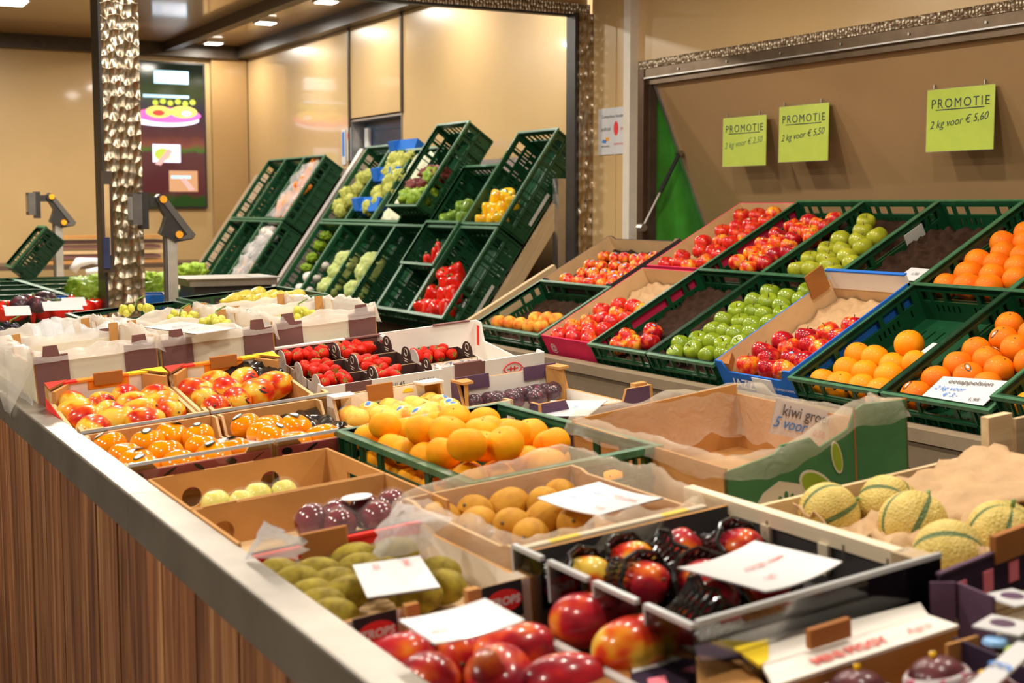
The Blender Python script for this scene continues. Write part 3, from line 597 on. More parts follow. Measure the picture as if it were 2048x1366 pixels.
def fill(M, pts, kinds, name, r, z, lim, label, cat, group, rots=None, jit=.06, k=.94, it=60):
    """fruit whose centres are seen at the given pixels and lie about z above the frame's plane; settled so they do not overlap"""
    P = []
    for p in pts:
        zz = z + (p[2] if len(p) > 2 else 0); x, y = hit(M, p[0], p[1], zz); P.append(Vector((x, y, zz)))
    relax(P, r, lim, it, k); out = []
    for i, p in enumerate(P):
        kd = kinds[i % len(kinds)]; rr = r * (1 + RND.uniform(-jit, jit))
        out.append(fruit(kd, name, M @ p, rr, label, cat, group, rots(i) if rots else None))
    return out
def under(M, n, kind, name, r, z, lim, label, cat, group):
    """the layer beneath, seen through the slots at the near edge"""
    for i in range(n):
        x = lim[0] + r + (lim[1] - lim[0] - 2 * r) * (i + .5) / n; fruit(kind, name, M @ Vector((x, RND.uniform(lim[2] + r, lim[3] - r), z)), r, label, cat, group)
def tray(M, x0, x1, y0, y1, z, mat, label, group=None, cup=.07, depth=.012, cat='tray', seed=1.):
    """moulded pulp tray with rows of hollows"""
    nx = max(8, int((x1 - x0) / .012)); ny = max(8, int((y1 - y0) / .012)); rows = []
    for j in range(ny + 1):
        row = []
        for i in range(nx + 1):
            x = x0 + (x1 - x0) * i / nx; y = y0 + (y1 - y0) * j / ny
            zz = z - depth * (.5 + .5 * math.cos(2 * math.pi * x / cup) * math.cos(2 * math.pi * y / cup)) + depth * 1.3 * noise.noise(Vector((x * 26 + seed, y * 26, seed))) + depth * .5 * noise.noise(Vector((x * 70, y * 70 + seed, seed)))
            row.append((x, y, zz))
        rows.append(row)
    o = MB().grid(rows).build('pulp_tray', mat, None, M, True); tag(o, label, cat, group)
    md = o.modifiers.new('thick', 'SOLIDIFY'); md.thickness = .003; return o

# ================================================================== the sloping back shelf
sh = thing('back_shelf', SF @ TL((0, -3.5, -.16)), 'sloping display shelf carrying two rows of apple and orange crates', 'shelf')
MB().box(-.02, 1.26, 0, 3.91, -.02, 0).box(-.02, .84, 3.91, 4.60, -.02, 0).build('shelf_board', 'grey_wood', sh)
MB().box(-.02, .56, 4.60, 4.63, -.05, .155).build('end_board', 'pale_wood', sh)
BI = sh.matrix_world.inverted()
def shelf_part(x0, x1, y0, y1, z0, z1, nm, mat): MB().box(x0, x1, y0, y1, H + z0, H + z1, 0, BI).build(nm, mat, sh)
shelf_part(2.785, 2.86, .9, 5.66, -.655, -.618, 'ledge_strip', 'ledge_board')
shelf_part(2.80, 2.93, .9, 5.66, -.735, -.655, 'ledge_face', 'ledge_board')
shelf_part(2.93, 2.96, .9, 5.66, -H, -.735, 'front_panel', 'brown_panel')
for y in (1.0, 3.2, 5.5): shelf_part(3.0, 3.06, y, y + .06, -H, -.60, 'shelf_leg', 'grey_wood')
SX = lambda e: e * .60
def scell(e, k, w=.4): return SF @ TL((e * .60 + .004, -k * .40 - w + .006 if False else -(k + 1) * .40 + .006, 0))
CL, CW, CH = .592, .388, .135
GS = 'green crates on the back shelf'
def s_crate(e, k, label): M = scell(e, k); crate(M, CL, CW, CH, label, GS); return M
LIM = (.008, CL - .008, .008, CW - .008, -.10, .06)
# front row -----------------------------------------------------------
Mp = SF @ TL((.004, .413, 0)); crate(Mp, .40, .592, CH, 'green crate of peaches at the left end of the front shelf row', GS)
tray(Mp, .015, .385, .015, .577, -.085, 'pulp_tray', 'dark pulp tray under the peaches', cup=.075)
Z1 = lambda pts: zm(930, 400, 3.593, pts)
fill(Mp, Z1([(245, 880), (330, 885), (400, 895), (470, 910), (510, 860), (590, 870), (650, 865), (560, 905)]), ['peach'], 'peach', .037, -.045, (.01, .39, .01, .58, -.06, .0), 'yellow and red peach in the leftmost green shelf crate', 'peach', 'peaches in the shelf crate')
Mk = SF @ TL((.006, .006, -.115)); PK = carton(Mk, 'apple_carton', 'pink carton of red apples in the front shelf row', .585, .388, .110, .110, 'card_pink', 'kraft_light', 'card_pink', group='pink apple cartons')
text('@', .05, 'print_white', PK, TL((-.002, .32, .055)) @ RY(-90) @ RZ(-90))
tray(Mk, .012, .572, .012, .376, .045, 'pulp_kraft', 'kraft pulp tray in the front pink carton', cup=.075)
fill(SF @ TL((.006, .006, 0)), Z1([(660, 1000), (750, 1010), (800, 920), (780, 965), (860, 990), (900, 930), (955, 870), (985, 800), (1080, 835), (1110, 760), (1190, 790), (1260, 795), (1060, 880), (1150, 860), (890, 880), (1000, 930), (835, 1020)]), ['apple_r', 'apple_r_bare', 'apple_b_bare'], 'red_apple', .0385, -.032, (.01, .575, .01, .378, -.045, .01), 'red apple in the front-row pink carton', 'apple', 'red apples in the front pink carton')
M3 = s_crate(0, 0, 'nearly empty green crate with a few red apples in the front row')
tray(M3, .015, CL - .03, .015, CW - .015, -.068, 'pulp_tray', 'dark pulp tray in the crate with few red apples')
fill(M3, Z1([(1165, 980), (1350, 950), (1220, 1035), (1320, 1020), (1120, 1045)]), ['apple_b_bare', 'apple_d'], 'red_apple', .0395, -.035, LIM, 'red and yellow apple in the nearly empty front crate', 'apple', 'apples in the nearly empty crate')
M4 = s_crate(0, 1, 'green crate full of shiny green apples in the front row')
tray(M4, .015, CL - .015, .015, CW - .015, -.075, 'pulp_tray', 'dark pulp tray under the shiny green apples')
Z3 = lambda pts: zm(1160, 520, 3.657, pts)
fill(M4, Z3([(640, 620), (730, 635), (830, 645), (965, 680), (850, 580), (960, 605), (1060, 615), (960, 520), (1055, 535), (1170, 545), (1050, 455), (1175, 460), (1275, 470), (1150, 385), (1280, 385), (1395, 400), (1250, 325), (1390, 310), (1515, 310), (1380, 250), (1625, 270), (1290, 515), (1400, 460), (1520, 360), (1650, 325), (1180, 610), (1560, 410), (1080, 680)]), ['apple_g_bare', 'apple_g_bare', 'apple_g', 'apple_g_bare'], 'green_apple', .0385, -.03, LIM, 'shiny green apple in the front shelf crate', 'apple', 'green apples in the front crate', rots=lambda i: (RND.uniform(-.7, .7), RND.uniform(-.7, .7), RND.uniform(0, 6)))
M5 = SF @ TL((.006, -1.194, -.115)); bx = carton(M5, 'apple_carton', 'blue carton of dark red apples in the front row', .585, .388, .085, .125, 'card_blue', 'kraft_light', 'card_blue')
for y, s in ((.008, 1), (.38, -1)): MB().prism([(.006, y), (.075, y), (.006, y + s * .06)], .085, .115, 'z').build('corner_flap', 'kraft_dark', bx)
MB().prism([(.47, .10), (.56, .10), (.56, .19), (.47, .19)], .372, .378, 'y').build('corner_fold', 'kraft_dark', bx)
MB().box(.575, .585, .0, .388, .085, .155).build('far_panel', 'card_white', bx); MB().box(.573, .588, .0, .388, .155, .16).build('far_edge', 'card_blue', bx)
text('JAZZ', .05, 'print_white', bx, TL((-.003, .27, .045)) @ RY(-90) @ RZ(-90), .2, .001); MB().box(-.003, 0, .11, .21, .02, .08).build('white_label', 'paper_white', bx); text('FLEMISH FARMS', .014, 'print_white', bx, TL((-.003, .055, .05)) @ RY(-90) @ RZ(-90))
tray(M5, .012, .572, .012, .376, .05, 'pulp_kraft', 'kraft pulp tray in the blue apple carton', cup=.08)
fill(SF @ TL((.006, -1.194, 0)), Z3([(1485, 600), (1350, 695), (1510, 660), (1650, 580), (1690, 630), (1820, 540), (1840, 600), (1980, 505), (1710, 690), (1550, 730), (1390, 755), (1220, 785), (1400, 800), (1560, 785), (1480, 820)]), ['apple_d', 'apple_d_bare', 'apple_b_bare'], 'red_apple', .041, -.028, (.01, .575, .01, .378, -.05, .01), 'dark red apple in the blue carton', 'apple', 'dark red apples in the blue carton')
M6 = s_crate(0, 3, 'green crate with a dozen light oranges in the front row')
Z4 = lambda pts: zm(1560, 560, 4.197, pts)
fill(M6, Z4([(600, 655), (540, 760), (330, 830), (510, 850), (780, 690), (720, 790), (690, 870), (950, 700), (1035, 590, .02), (900, 820), (1095, 710), (830, 900)]), ['orange_l'], 'orange', .046, -.055, LIM, 'light orange in the half empty front crate', 'orange', 'light oranges in the front crate')
under(M6, 1, 'orange', 'orange', .042, -.088, (.01, .1, .05, .16), 'light orange in the half empty front crate', 'orange', 'light oranges in the front crate')
M7 = s_crate(0, 4, 'green crate of deep oranges with a price card in the front row')
fill(M7, Z4([(1920, 400), (1905, 510), (1665, 605), (1530, 715), (1780, 690), (1990, 590), (1340, 800), (1600, 805), (1860, 750), (1790, 835), (1100, 965), (2010, 690), (2060, 480), (2090, 600)]), ['orange', 'orange_st', 'orange'], 'orange', .0455, -.05, LIM, 'deep orange beside the eetappelsien price card', 'orange', 'deep oranges in the front crate')
M8 = SF @ TL((.03, -2.40, .03)); crate(M8, CL, CW, CH, 'green crate at the right edge sitting higher than its neighbours', GS)
fill(M8, Z4([(2030, 950), (2080, 980), (2150, 900), (2200, 980)]), ['orange_l'], 'orange', .042, -.06, LIM, 'orange in the green crate at the right edge', 'orange', 'oranges in the crate at the right edge')
# back row ------------------------------------------------------------
Mb = SF @ TL((.42, .413, -.13)); carton(Mb, 'apple_carton', 'black-edged carton of small stickered apples at the left of the back row', .42, .585, .12, .135, 'card_black', 'kraft_light', 'card_black')
tray(Mb, .012, .405, .012, .572, .07, 'pulp_tray', 'dark tray under the small stickered apples', cup=.06)
fill(SF @ TL((.42, .413, 0)), Z1([(1000, 410), (1080, 420), (1150, 420), (1230, 430), (1340, 420), (900, 470), (980, 480), (1080, 480), (1170, 490), (1250, 470), (850, 530), (920, 530), (1000, 540), (1080, 550), (1150, 540), (740, 580), (810, 590), (880, 590), (960, 600), (1050, 600), (1120, 570), (700, 620), (770, 640), (850, 630), (1000, 640), (1280, 440), (1200, 520), (930, 640), (1290, 490)]), ['apple_s'], 'small_apple', .032, -.028, (.01, .41, .01, .575, -.04, .01), 'small red and yellow apple with a pale blue sticker', 'apple', 'small stickered apples')
Mr = SF @ TL((.612, .006, -.115)); carton(Mr, 'apple_carton', 'pink carton of dark red apples in the back row under the hatch', .585, .388, .110, .110, 'card_pink', 'kraft_light', 'card_pink', group='pink apple cartons')
tray(Mr, .012, .572, .012, .376, .045, 'pulp_kraft', 'kraft pulp tray in the back pink carton', cup=.075)
Z2 = lambda pts: zm(1400, 380, 3.1605, pts)
fill(SF @ TL((.612, .006, 0)), Z1([(1430, 480), (1560, 410), (1540, 460), (1640, 470), (1690, 370), (1710, 310), (1790, 375), (1850, 300), (1860, 225), (1940, 290), (1960, 225), (1740, 440), (1850, 420)]) + Z2([(265, 165), (365, 165), (450, 165), (350, 220), (320, 265), (235, 250), (270, 300), (400, 200)]), ['apple_r', 'apple_r_bare', 'apple_r_bare', 'apple_b_bare'], 'red_apple', .0385, -.028, (.01, .575, .01, .378, -.045, .015), 'dark red apple in the back-row pink carton', 'apple', 'red apples in the back pink carton')
N2 = s_crate(1, 0, 'green crate of mixed red and yellow apples in the back row')
tray(N2, .015, CL - .015, .015, CW - .015, -.075, 'pulp_tray', 'dark pulp tray under the mixed apples')
fill(N2, Z2([(240, 460), (320, 490), (400, 470), (330, 405), (410, 345), (490, 290), (580, 230), (620, 265), (690, 210), (740, 235), (540, 330), (480, 410), (450, 380), (560, 355), (640, 300), (830, 205), (370, 435), (560, 400), (700, 290), (770, 280), (850, 260)]), ['apple_b_bare', 'apple_b', 'apple_d_bare'], 'apple', .0385, -.03, LIM, 'red and yellow apple in the back-row green crate', 'apple', 'mixed apples in the back crate')
N3 = s_crate(1, 1, 'green crate of pale yellow-green apples in the back row')
tray(N3, .015, CL - .015, .015, CW - .015, -.075, 'pulp_tray', 'dark pulp tray under the pale apples')
fill(N3, Z2([(620, 505), (710, 505), (820, 490), (700, 440), (800, 440), (930, 430), (800, 385), (900, 380), (890, 320), (1000, 325), (1030, 265), (1050, 205), (1120, 300), (1030, 365), (850, 520), (960, 470)]), ['apple_y', 'apple_y_bare', 'apple_y_bare'], 'pale_apple', .040, -.03, LIM, 'pale yellow-green apple in the back-row crate', 'apple', 'pale apples in the back crate')
N4 = s_crate(1, 2, 'empty green crate showing its dark pulp tray in the back row')
tray(N4, .015, CL - .10, .015, CW - .015, -.055, 'pulp_tray', 'crumpled dark pulp tray in the empty back crate', cup=.08, depth=.02, seed=4.)
MB().box(.36, .46, .373, .376, -.075, -.025).build('crate_label', 'sticker_grey', [o for o in bpy.data.objects if o.name.startswith('plastic_crate')][-1])
N5 = s_crate(1, 3, 'green crate of large oranges in the back row at the right')
fill(N5, Z2([(1930, 335), (1910, 410), (1745, 480), (1690, 530), (1875, 475), (2000, 500), (1845, 545), (1545, 585), (1680, 585), (1840, 595), (1990, 570), (2040, 425), (2045, 285), (2040, 340)]), ['orange'], 'orange', .0455, -.05, LIM, 'large orange in the back-row crate', 'orange', 'oranges in the back crate')
N6 = s_crate(1, 4, 'green crate in the back row cut by the right edge of the picture')
fill(N6, Z2([(2090, 560), (2160, 500), (2200, 560), (2130, 590)]), ['orange'], 'orange', .0455, -.06, LIM, 'orange in the back crate cut by the picture edge', 'orange', 'oranges in the edge crate')
# price cards on the shelf
def price_card(M, wd, hh, lines, label, curl=0., t=.002, mat='paper_white', group='white price cards'):
    o = thing('price_card', M, label, 'price card', group)
    n = 10; up = [[(wd * i / n, hh * j, curl * ((2 * i / n - 1) ** 2)) for i in range(n + 1)] for j in (0, 1)]
    dn = [[(x, y, z - t) for x, y, z in r] for r in up]
    mb = MB(); mb.grid(up); mb.grid(dn); mb.grid([up[0], dn[0]]); mb.grid([up[1], dn[1]]); cd = mb.build('card', mat, o)
    for (s, size, x, y, ink, shear) in lines: text(s, size, ink, cd, TL((wd * x, hh * y, t + curl * (2 * x - 1) ** 2 + .0008)), shear, .0002, 'lettering')
    return o
def card_at(p00, p10, p01, z, M, lines, label, **k):
    """card whose corner pixels (start, end of text line, far corner) lie on the plane z of frame M"""
    A, B, C = [M @ Vector((*hit(M, *p, z), z)) for p in (p00, p10, p01)]
    ex = B - A; ey = C - A; nrm = ex.cross(ey).normalized(); ey2 = nrm.cross(ex).normalized()
    return price_card(frame(A, ex, ey2), ex.length, ey.dot(ey2), lines, label, **k)
# price cards lying in the shelf crates
card_at((1835, 800), (1965, 812), (1880, 752), -.01, M7, [('eetappelsien', .030, .52, .80, 'ink_grey', 0), ('2 kg voor', .026, .30, .52, 'ink_blue', .3), ('€ 3,-', .026, .40, .28, 'ink_blue', .3), ('1,95', .022, .80, .18, 'ink_grey', 0)], 'white price card reading eetappelsien on the deep oranges')
card_at((1835, 708), (1870, 714), (1868, 686), -.03, M6, [('35', .02, .5, .5, 'ink_grey', 0)], 'small white price card leaning in the light orange crate')
card_at((1790, 558), (1838, 563), (1855, 538), -.02, N4, [('1,95', .02, .5, .5, 'ink_grey', 0)], 'white price card in the empty back-row crate')

# ================================================================== the counter
ct = thing('market_counter', TL((.525, .55, 0)), 'long counter with a brushed steel edge and brown plank front', 'counter')
O = Vector((.525, .55, 0))
def cpart(x0, x1, y0, y1, z0, z1, nm, mat): return MB().box(x0 - O.x, x1 - O.x, y0 - O.y, y1 - O.y, H + z0, H + z1).build(nm, mat, ct)
for y0, y1 in ((.35, 2.309), (2.313, 9.3)):
    e = cpart(.523, .583, y0, y1, -.564, -.492, 'steel_edge', 'steel'); b = e.modifiers.new('bevel', 'BEVEL'); b.width = .004; b.segments = 2
ys = [.55, .74, .95, 1.14, 1.34, 1.549, 1.74, 1.95, 2.143, 2.271, 2.467, 2.642, 2.798, 3.013, 3.211, 3.405, 3.555, 3.726, 3.903, 4.08, 4.25, 4.45, 4.65, 4.85, 5.05]
for a, b_ in zip(ys, ys[1:]): cpart(.536 + RND.uniform(0, .003), .556, a + .0035, b_ - .0035, -H + .03, -.56, 'plank', 'plank_wood')
cpart(.556, .575, .55, 9.2, -H, -.56, 'backing_board', 'rubber')
CI = TL(O).inverted()
MB().box(-.02, 1.19, .4, 5.0, -.14, -.119, 0, CI @ CF).box(-.02, 1.44, 5.0, 9.3, -.14, -.119, 0, CI @ CF).build('counter_top', 'grey_wood', ct)
MB().box(1.19, 1.21, .4, 5.0, -.16, -.10, 0, CI @ CF).build('back_edge', 'steel', ct); MB().box(1.44, 1.46, 5.0, 9.3, -.16, -.10, 0, CI @ CF).build('back_edge', 'steel', ct)
cpart(1.74, 1.76, .55, 5.0, -H, -.53, 'rear_panel', 'brown_panel'); cpart(1.98, 2.0, 5.0, 9.2, -H, -.50, 'rear_panel', 'brown_panel')
B0 = -.118                                     # top of the counter, below the rim plane
def C(u, v, w=B0, tilt=0, turn=0): return CF @ TL((u, v, w)) @ RX(tilt) @ RZ(turn)
def acrylic_pane(M, l, h, label, ax='x'):
    o = thing('acrylic_divider', M, label, 'divider', 'clear dividers on the counter')
    if ax == 'x': MB().box(0, l, 0, .003, 0, h).build('pane', 'acrylic', o); MB().box(0, l, -.002, .005, h, h + .006).build('top_edge', 'acrylic_edge', o)
    return o
# ---------- pink mangoes
def mango_box(u, label, side):
    M = C(u, 3.005, B0, 8.0); o = carton(M, 'mango_carton', label, .287, .405, .088, .120, 'kraft', 'kraft', 'kraft_light', .009, group='mango cartons', low=.108, endw=.05); MB().box(-.002, 0, .005, .40, .01, .086).build('side_print', side, o)
    MB().box(.012, .275, .394, .397, .045, .118).build('white_lining', 'card_white', o)
    MB().box(0, .075, .388, .407, .118, .123).build('red_border', 'card_red', o); MB().box(.075, .20, .388, .407, .118, .123).build('orange_border', 'card_orange', o); MB().box(.20, .287, .388, .407, .118, .123).build('yellow_border', 'card_yellow', o)
    for cx, s, m in ((.0, 1, 'card_red'), (.287, -1, 'card_yellow')):
        MB().prism([(cx, .405), (cx + s * .055, .405), (cx, .345)], .119, .125, 'z', 0, 0, 1).build('corner_flap', [m, 'kraft_dark'], o)
        MB().prism([(cx + s * .004, .34), (cx + s * .05, .395), (cx + s * .055, .39), (cx + s * .012, .335)], .02, .118, 'z').build('corner_post', 'kraft', o)
    MB().box(.115, .185, .386, .396, .105, .135).build('handle_flap', 'kraft_dark', o); MB().box(.10, .20, .392, .394, .095, .118).build('handle_border', 'card_orange', o)
    for x in (.035, .165): MB().box(x, x + .085, -.003, .0, .088, .104).build('printed_patch', 'card_yellow', o)
    MB().box(.085, .195, -.0015, .0, .052, .086).build('slot_plate', 'kraft_light', o)
    text('GOLD ROSE', .024, 'print_black', o, TL((.14, -.002, .068)) @ RX(90), 0, .0008)
    return M
Za = lambda pts: zm(80, 680, 3.3032, pts)
MA = mango_box(.0, 'left red and yellow carton full of blushed mangoes', 'card_red')
mrot = lambda i: (1.35 + RND.uniform(-.25, .25), RND.uniform(-.3, .3), RND.uniform(-1.2, 1.9))
fill(MA, Za([(200, 350), (215, 435), (265, 500), (405, 370), (540, 320), (420, 445), (600, 400), (745, 335), (650, 450), (810, 390), (860, 465), (320, 548), (520, 510), (690, 520)]), ['mango_p', 'mango_p', 'mango_pb'], 'mango', .0375, .074, (.01, .277, .01, .39, .06, .085), 'blushed mango in the left red and yellow carton', 'mango', 'mangoes in the left carton', mrot, k=.98)
MBx = mango_box(.293, 'right mango carton with black wrap inside', 'kraft')
fill(MBx, Za([(980, 262), (1010, 335), (1075, 395), (1215, 330), (1340, 278), (1400, 350), (1560, 315), (1160, 430), (1270, 392)]), ['mango_pb', 'mango_p', 'mango_p'], 'mango', .0385, .074, (.01, .277, .01, .39, .06, .09), 'blushed mango in the right mango carton', 'mango', 'mangoes in the right carton', mrot, k=.98)
def crumple(M, pts, amp, mat, name, label, cat, n=14, seed=0., thick=.001):
    """creased sheet stretched over four corners"""
    a, b, c, d = [Vector(p) for p in pts]; rows = []
    for j in range(n + 1):
        row = []
        for i in range(n + 1):
            s, t = i / n, j / n; p = a * (1 - s) * (1 - t) + b * s * (1 - t) + c * s * t + d * (1 - s) * t
            q = p * 38 + Vector((seed, seed * 2, seed)); p = p + Vector((noise.noise(q), noise.noise(q + Vector((9, 0, 0))), 1.6 * abs(noise.noise(q * .8 + Vector((0, 7, 0)))))) * amp; row.append(tuple(p))
        rows.append(row)
    o = MB().grid(rows).build(name, mat, None, M, True); md = o.modifiers.new('thick', 'SOLIDIFY'); md.thickness = thick; return tag(o, label, cat)
crumple(MBx, [(.09, .25, .05), (.275, .24, .05), (.28, .39, .115), (.07, .39, .075)], .02, 'foil_black', 'wrapping_film', 'crumpled black wrap behind the mangoes in the right carton', 'wrap', seed=2)
for u, l, lab in ((.0, .285, 'clear divider in front of the left mango carton'), (.29, .295, 'clear divider in front of the right mango carton')): acrylic_pane(C(u, 2.990), l, .112, lab)
# ---------- kaki
def kaki_box(u, W, label):
    M = C(u, 2.555); o = carton(M, 'kaki_carton', label, W, .40, .075, .115, 'kraft', 'kraft', 'kraft_light', .006, group='kaki cartons', low=.102, endw=.045)
    MB().box(.004, W - .004, -.003, .0, .050, .101).build('pink_print', 'card_rose', o)
    n = int(W / .030)
    for k in range(n):
        cx = .018 + k * .030 + RND.uniform(-.004, .004); cz = .082 + .010 * (-1) ** k
        MB().prism([(cx + .011 * math.cos(t * .52) * (1 + .2 * math.sin(k)), cz + .0075 * math.sin(t * .52 + k)) for t in range(12)], -.0045, -.003, 'y').build('leaf_print', 'print_black', o)
    return M
KA = kaki_box(0., .285, 'left carton of shiny orange kakis with a pink leaf print')
krot = lambda i: (RND.uniform(-.45, .3), RND.uniform(-.3, .3), RND.uniform(0, 6.28))
fill(KA, Za([(450, 700), (540, 770), (640, 815), (720, 680), (830, 750), (900, 640), (1010, 640), (1075, 715), (1190, 765), (740, 850), (930, 830), (1080, 800)]), ['kaki', 'kaki_bare', 'kaki'], 'kaki', .0365, .092, (.006, .279, .006, .394, .08, .108), 'shiny orange kaki in the left pink-printed carton', 'kaki', 'kakis in the left carton', krot, k=.93)
KB = kaki_box(.293, .24, 'right carton with four kakis, a price card and black wrap')
fill(KB, Za([(1310, 580), (1385, 625), (1450, 605), (1690, 580), (1850, 655), (1700, 690), (1480, 650)]), ['kaki', 'kaki_bare', 'kaki_bare'], 'kaki', .0365, .092, (.006, .234, .006, .394, .08, .108), 'shiny orange kaki in the right carton', 'kaki', 'kakis in the right carton', krot, k=.93)
crumple(KB, [(.12, .2, .07), (.235, .2, .075), (.235, .39, .085), (.10, .39, .08)], .014, 'foil_black', 'wrapping_film', 'crumpled black wrap beside the kakis', 'wrap', seed=5)
card_at((478, 905), (548, 888), (525, 858), .085, KB, [('2 voor', .012, .4, .6, 'ink_blue', .3), ('€ 1,-', .012, .4, .3, 'ink_blue', .3)], 'white price card propped among the kakis')
for u, l, lab in ((.0, .287, 'clear divider in front of the left kaki carton'), (.29, .135, 'clear divider in front of the right kaki carton')): acrylic_pane(C(u, 2.545), l, .115, lab)
# ---------- plain brown boxes with round finger holes
def holed(mb, W, Hh, t0, t1, ax, holes, m=0):
    """panel with round finger holes"""
    xs = [0.]; n = 16
    def P(a, b, t): return {'y': (a, t, b), 'x': (t, a, b)}[ax]
    for cx, cz, r in sorted(holes):
        c = r * 1.5; 
        if cx - c > xs[-1]: mb.box(xs[-1], cx - c, t0, t1, 0, Hh, m) if ax == 'y' else mb.box(t0, t1, xs[-1], cx - c, 0, Hh, m)
        ci = []; ou = []
        for k in range(n):
            a = 2 * math.pi * (k + .5) / n; dx, dz = math.cos(a), math.sin(a); ci.append((cx + dx * r, cz + dz * r))
            s = min(c / abs(dx) if abs(dx) > 1e-6 else 9, ((Hh - cz) if dz > 0 else cz) / abs(dz) if abs(dz) > 1e-6 else 9); ou.append((cx + dx * s, cz + dz * s))
        cor = [(cx + c, Hh), (cx - c, Hh), (cx - c, 0), (cx + c, 0)]
        for k in range(n):
            k2 = (k + 1) % n; q = [ou[k], ou[k2]]; extra = [p for p in cor if (ou[k][0] == p[0] or abs(ou[k][0] - p[0]) < 1e-6 or abs(ou[k2][0] - p[0]) < 1e-6) and (abs(ou[k][1] - p[1]) < 1e-6 or abs(ou[k2][1] - p[1]) < 1e-6) and abs(ou[k][0] - ou[k2][0]) > 1e-6 and abs(ou[k][1] - ou[k2][1]) > 1e-6]
            poly = [ci[k], ou[k]] + extra[:1] + [ou[k2], ci[k2]]
            for t in (t0, t1): mb.add([P(a, b, t) for a, b in poly], [tuple(range(len(poly)))], m)
            mb.add([P(*ci[k], t0), P(*ci[k2], t0), P(*ci[k2], t1), P(*ci[k], t1)], [(0, 1, 2, 3)], m)
        xs.append(cx + c)
    mb.box(xs[-1], W, t0, t1, 0, Hh, m) if ax == 'y' else mb.box(t0, t1, xs[-1], W, 0, Hh, m)
    return mb
def brown_box(u, v, W, D, hh, label, far, near, right, nh=.118):
    o = thing('brown_carton', C(u, v), label, 'box', 'plain brown cartons'); t = .005
    MB().box(0, W, 0, D, 0, t).build('base', 'kraft', o); MB().box(t, W - t, t, D - t, t, .05).build('padding', 'kraft_light', o)
    holed(MB(), W, hh, D - t, D, 'y', far).build('end_panel', 'kraft', o); holed(MB(), W, nh, 0, t, 'y', near).build('end_panel', 'kraft', o)
    MB().box(0, t, t, D - t, 0, hh).build('side_panel', 'kraft', o)
    MB().plate('x', t, D - t, 0, hh, W - t, W, right).build('side_panel', 'kraft', o)
    return o
brown_box(.0, 2.125, .345, .275, .118, 'brown carton with finger holes holding a small pack of yellow fruit', [(.075, .072, .019), (.225, .075, .019)], [], [(.10, .17, .06, .09)])
brown_box(.0, 1.868, .345, .252, .118, 'brown carton holding a wrapped pack of dark passion fruit', [(.048, .072, .019)], [], [], .07)
Zb = lambda pts: zm(260, 880, 3.2, pts)
MQ = C(.0, 2.125)
def punnet_pack(M, pts, kind, name, r, z, lim, lab, cat, grp, plab):
    out = fill(M, pts, [kind], name, r, z, lim, lab, cat, grp, k=.95)
    I = M.inverted(); L_ = [I @ o.matrix_world.translation for o in out]
    x0 = min(p.x for p in L_) - r - .004; x1 = max(p.x for p in L_) + r + .004; y0 = min(p.y for p in L_) - r - .004; y1 = max(p.y for p in L_) + r + .004
    o = thing('fruit_pack', M, plab, 'pack')
    MB().box(x0, x1, y0, y1, z - r - .004, z - r).box(x0 - .004, x1 + .004, y0 - .004, y0, z - r - .004, z - r * .55).box(x0 - .004, x1 + .004, y1, y1 + .004, z - r - .004, z - r * .55).build('pack_tray', 'film_clear', o)
    n = 18; rows = []
    for j in range(n + 1):
        row = []
        for i in range(n + 1):
            x = x0 + (x1 - x0) * i / n; y = y0 + (y1 - y0) * j / n; zz = z - r * .6
            for p in L_:
                d2 = (p.x - x) ** 2 + (p.y - y) ** 2
                if d2 < (r * 1.05) ** 2: zz = max(zz, p.z + math.sqrt((r * 1.05) ** 2 - d2) + .001)
                else: zz = max(zz, p.z + r * .5 - (math.sqrt(d2) - r) * 1.1)
            row.append((x, y, zz + .0015))
        rows.append(row)
    MB().grid(rows).build('cling_film', 'film_clear', o, None, True)
    return o, L_
pk, _ = punnet_pack(MQ, Zb([(590, 380), (700, 385), (790, 330), (870, 335)]), 'quince', 'yellow_fruit', .025, .080, (.03, .33, .02, .18, .075, .09), 'yellow-green fruit in the wrapped pack in the brown carton', 'fruit', 'yellow fruit pack', 'cling-wrapped pack of yellow-green fruit in the far brown carton')

MP = C(.0, 1.868)
pk, _ = punnet_pack(MP, Zb([(1165, 475), (1300, 500), (1500, 450), (1670, 405), (1600, 320), (1340, 385), (1450, 400)]), 'passion', 'passion_fruit', .0285, .086, (.14, .338, .008, .18, .08, .098), 'dark glossy passion fruit in the wrapped pack', 'passion fruit', 'passion fruit pack', 'cling-wrapped pack of dark passion fruit with a white oval label')
lx, ly = hit(MP, 713, 992, .118); MB().prism([(lx + .026 * math.cos(k * .4), ly + .022 * math.sin(k * .4)) for k in range(16)], .1155, .117, 'z').build('pack_label', 'paper_white', pk)
# ---------- mandarins in the green crate
MM = CF @ TL((.430, 1.955, 0)); crate(MM, .365, .585, .117, 'green plastic crate heaped with mandarins in the middle of the counter')
Zc = lambda pts: zm(640, 740, 3.0118, pts)
mp = [(390, 385, .02), (275, 395), (500, 360, .0), (615, 365, .045), (810, 300, .02), (990, 310, .02), (790, 375, .03), (925, 395, .04), (525, 485, .0), (750, 450, .03), (1040, 395, .02), (1120, 385), (1010, 455, .03), (830, 540, .03), (735, 495, .025), (1060, 525, .02), (1200, 460, .02), (1270, 425, .01), (900, 590, .01), (1050, 590, .0), (1310, 485, .0), (1180, 570, .0), (690, 330, .0), (1120, 470, .0), (640, 450, 0), (390, 460, .0), (560, 570, .0), (700, 610, -.02), (300, 520, -.02), (1250, 505, .0), (1120, 605, -.01), (1000, 625, -.01), (1310, 545, -.01), (1230, 550, .0), (1380, 510, -.02)]
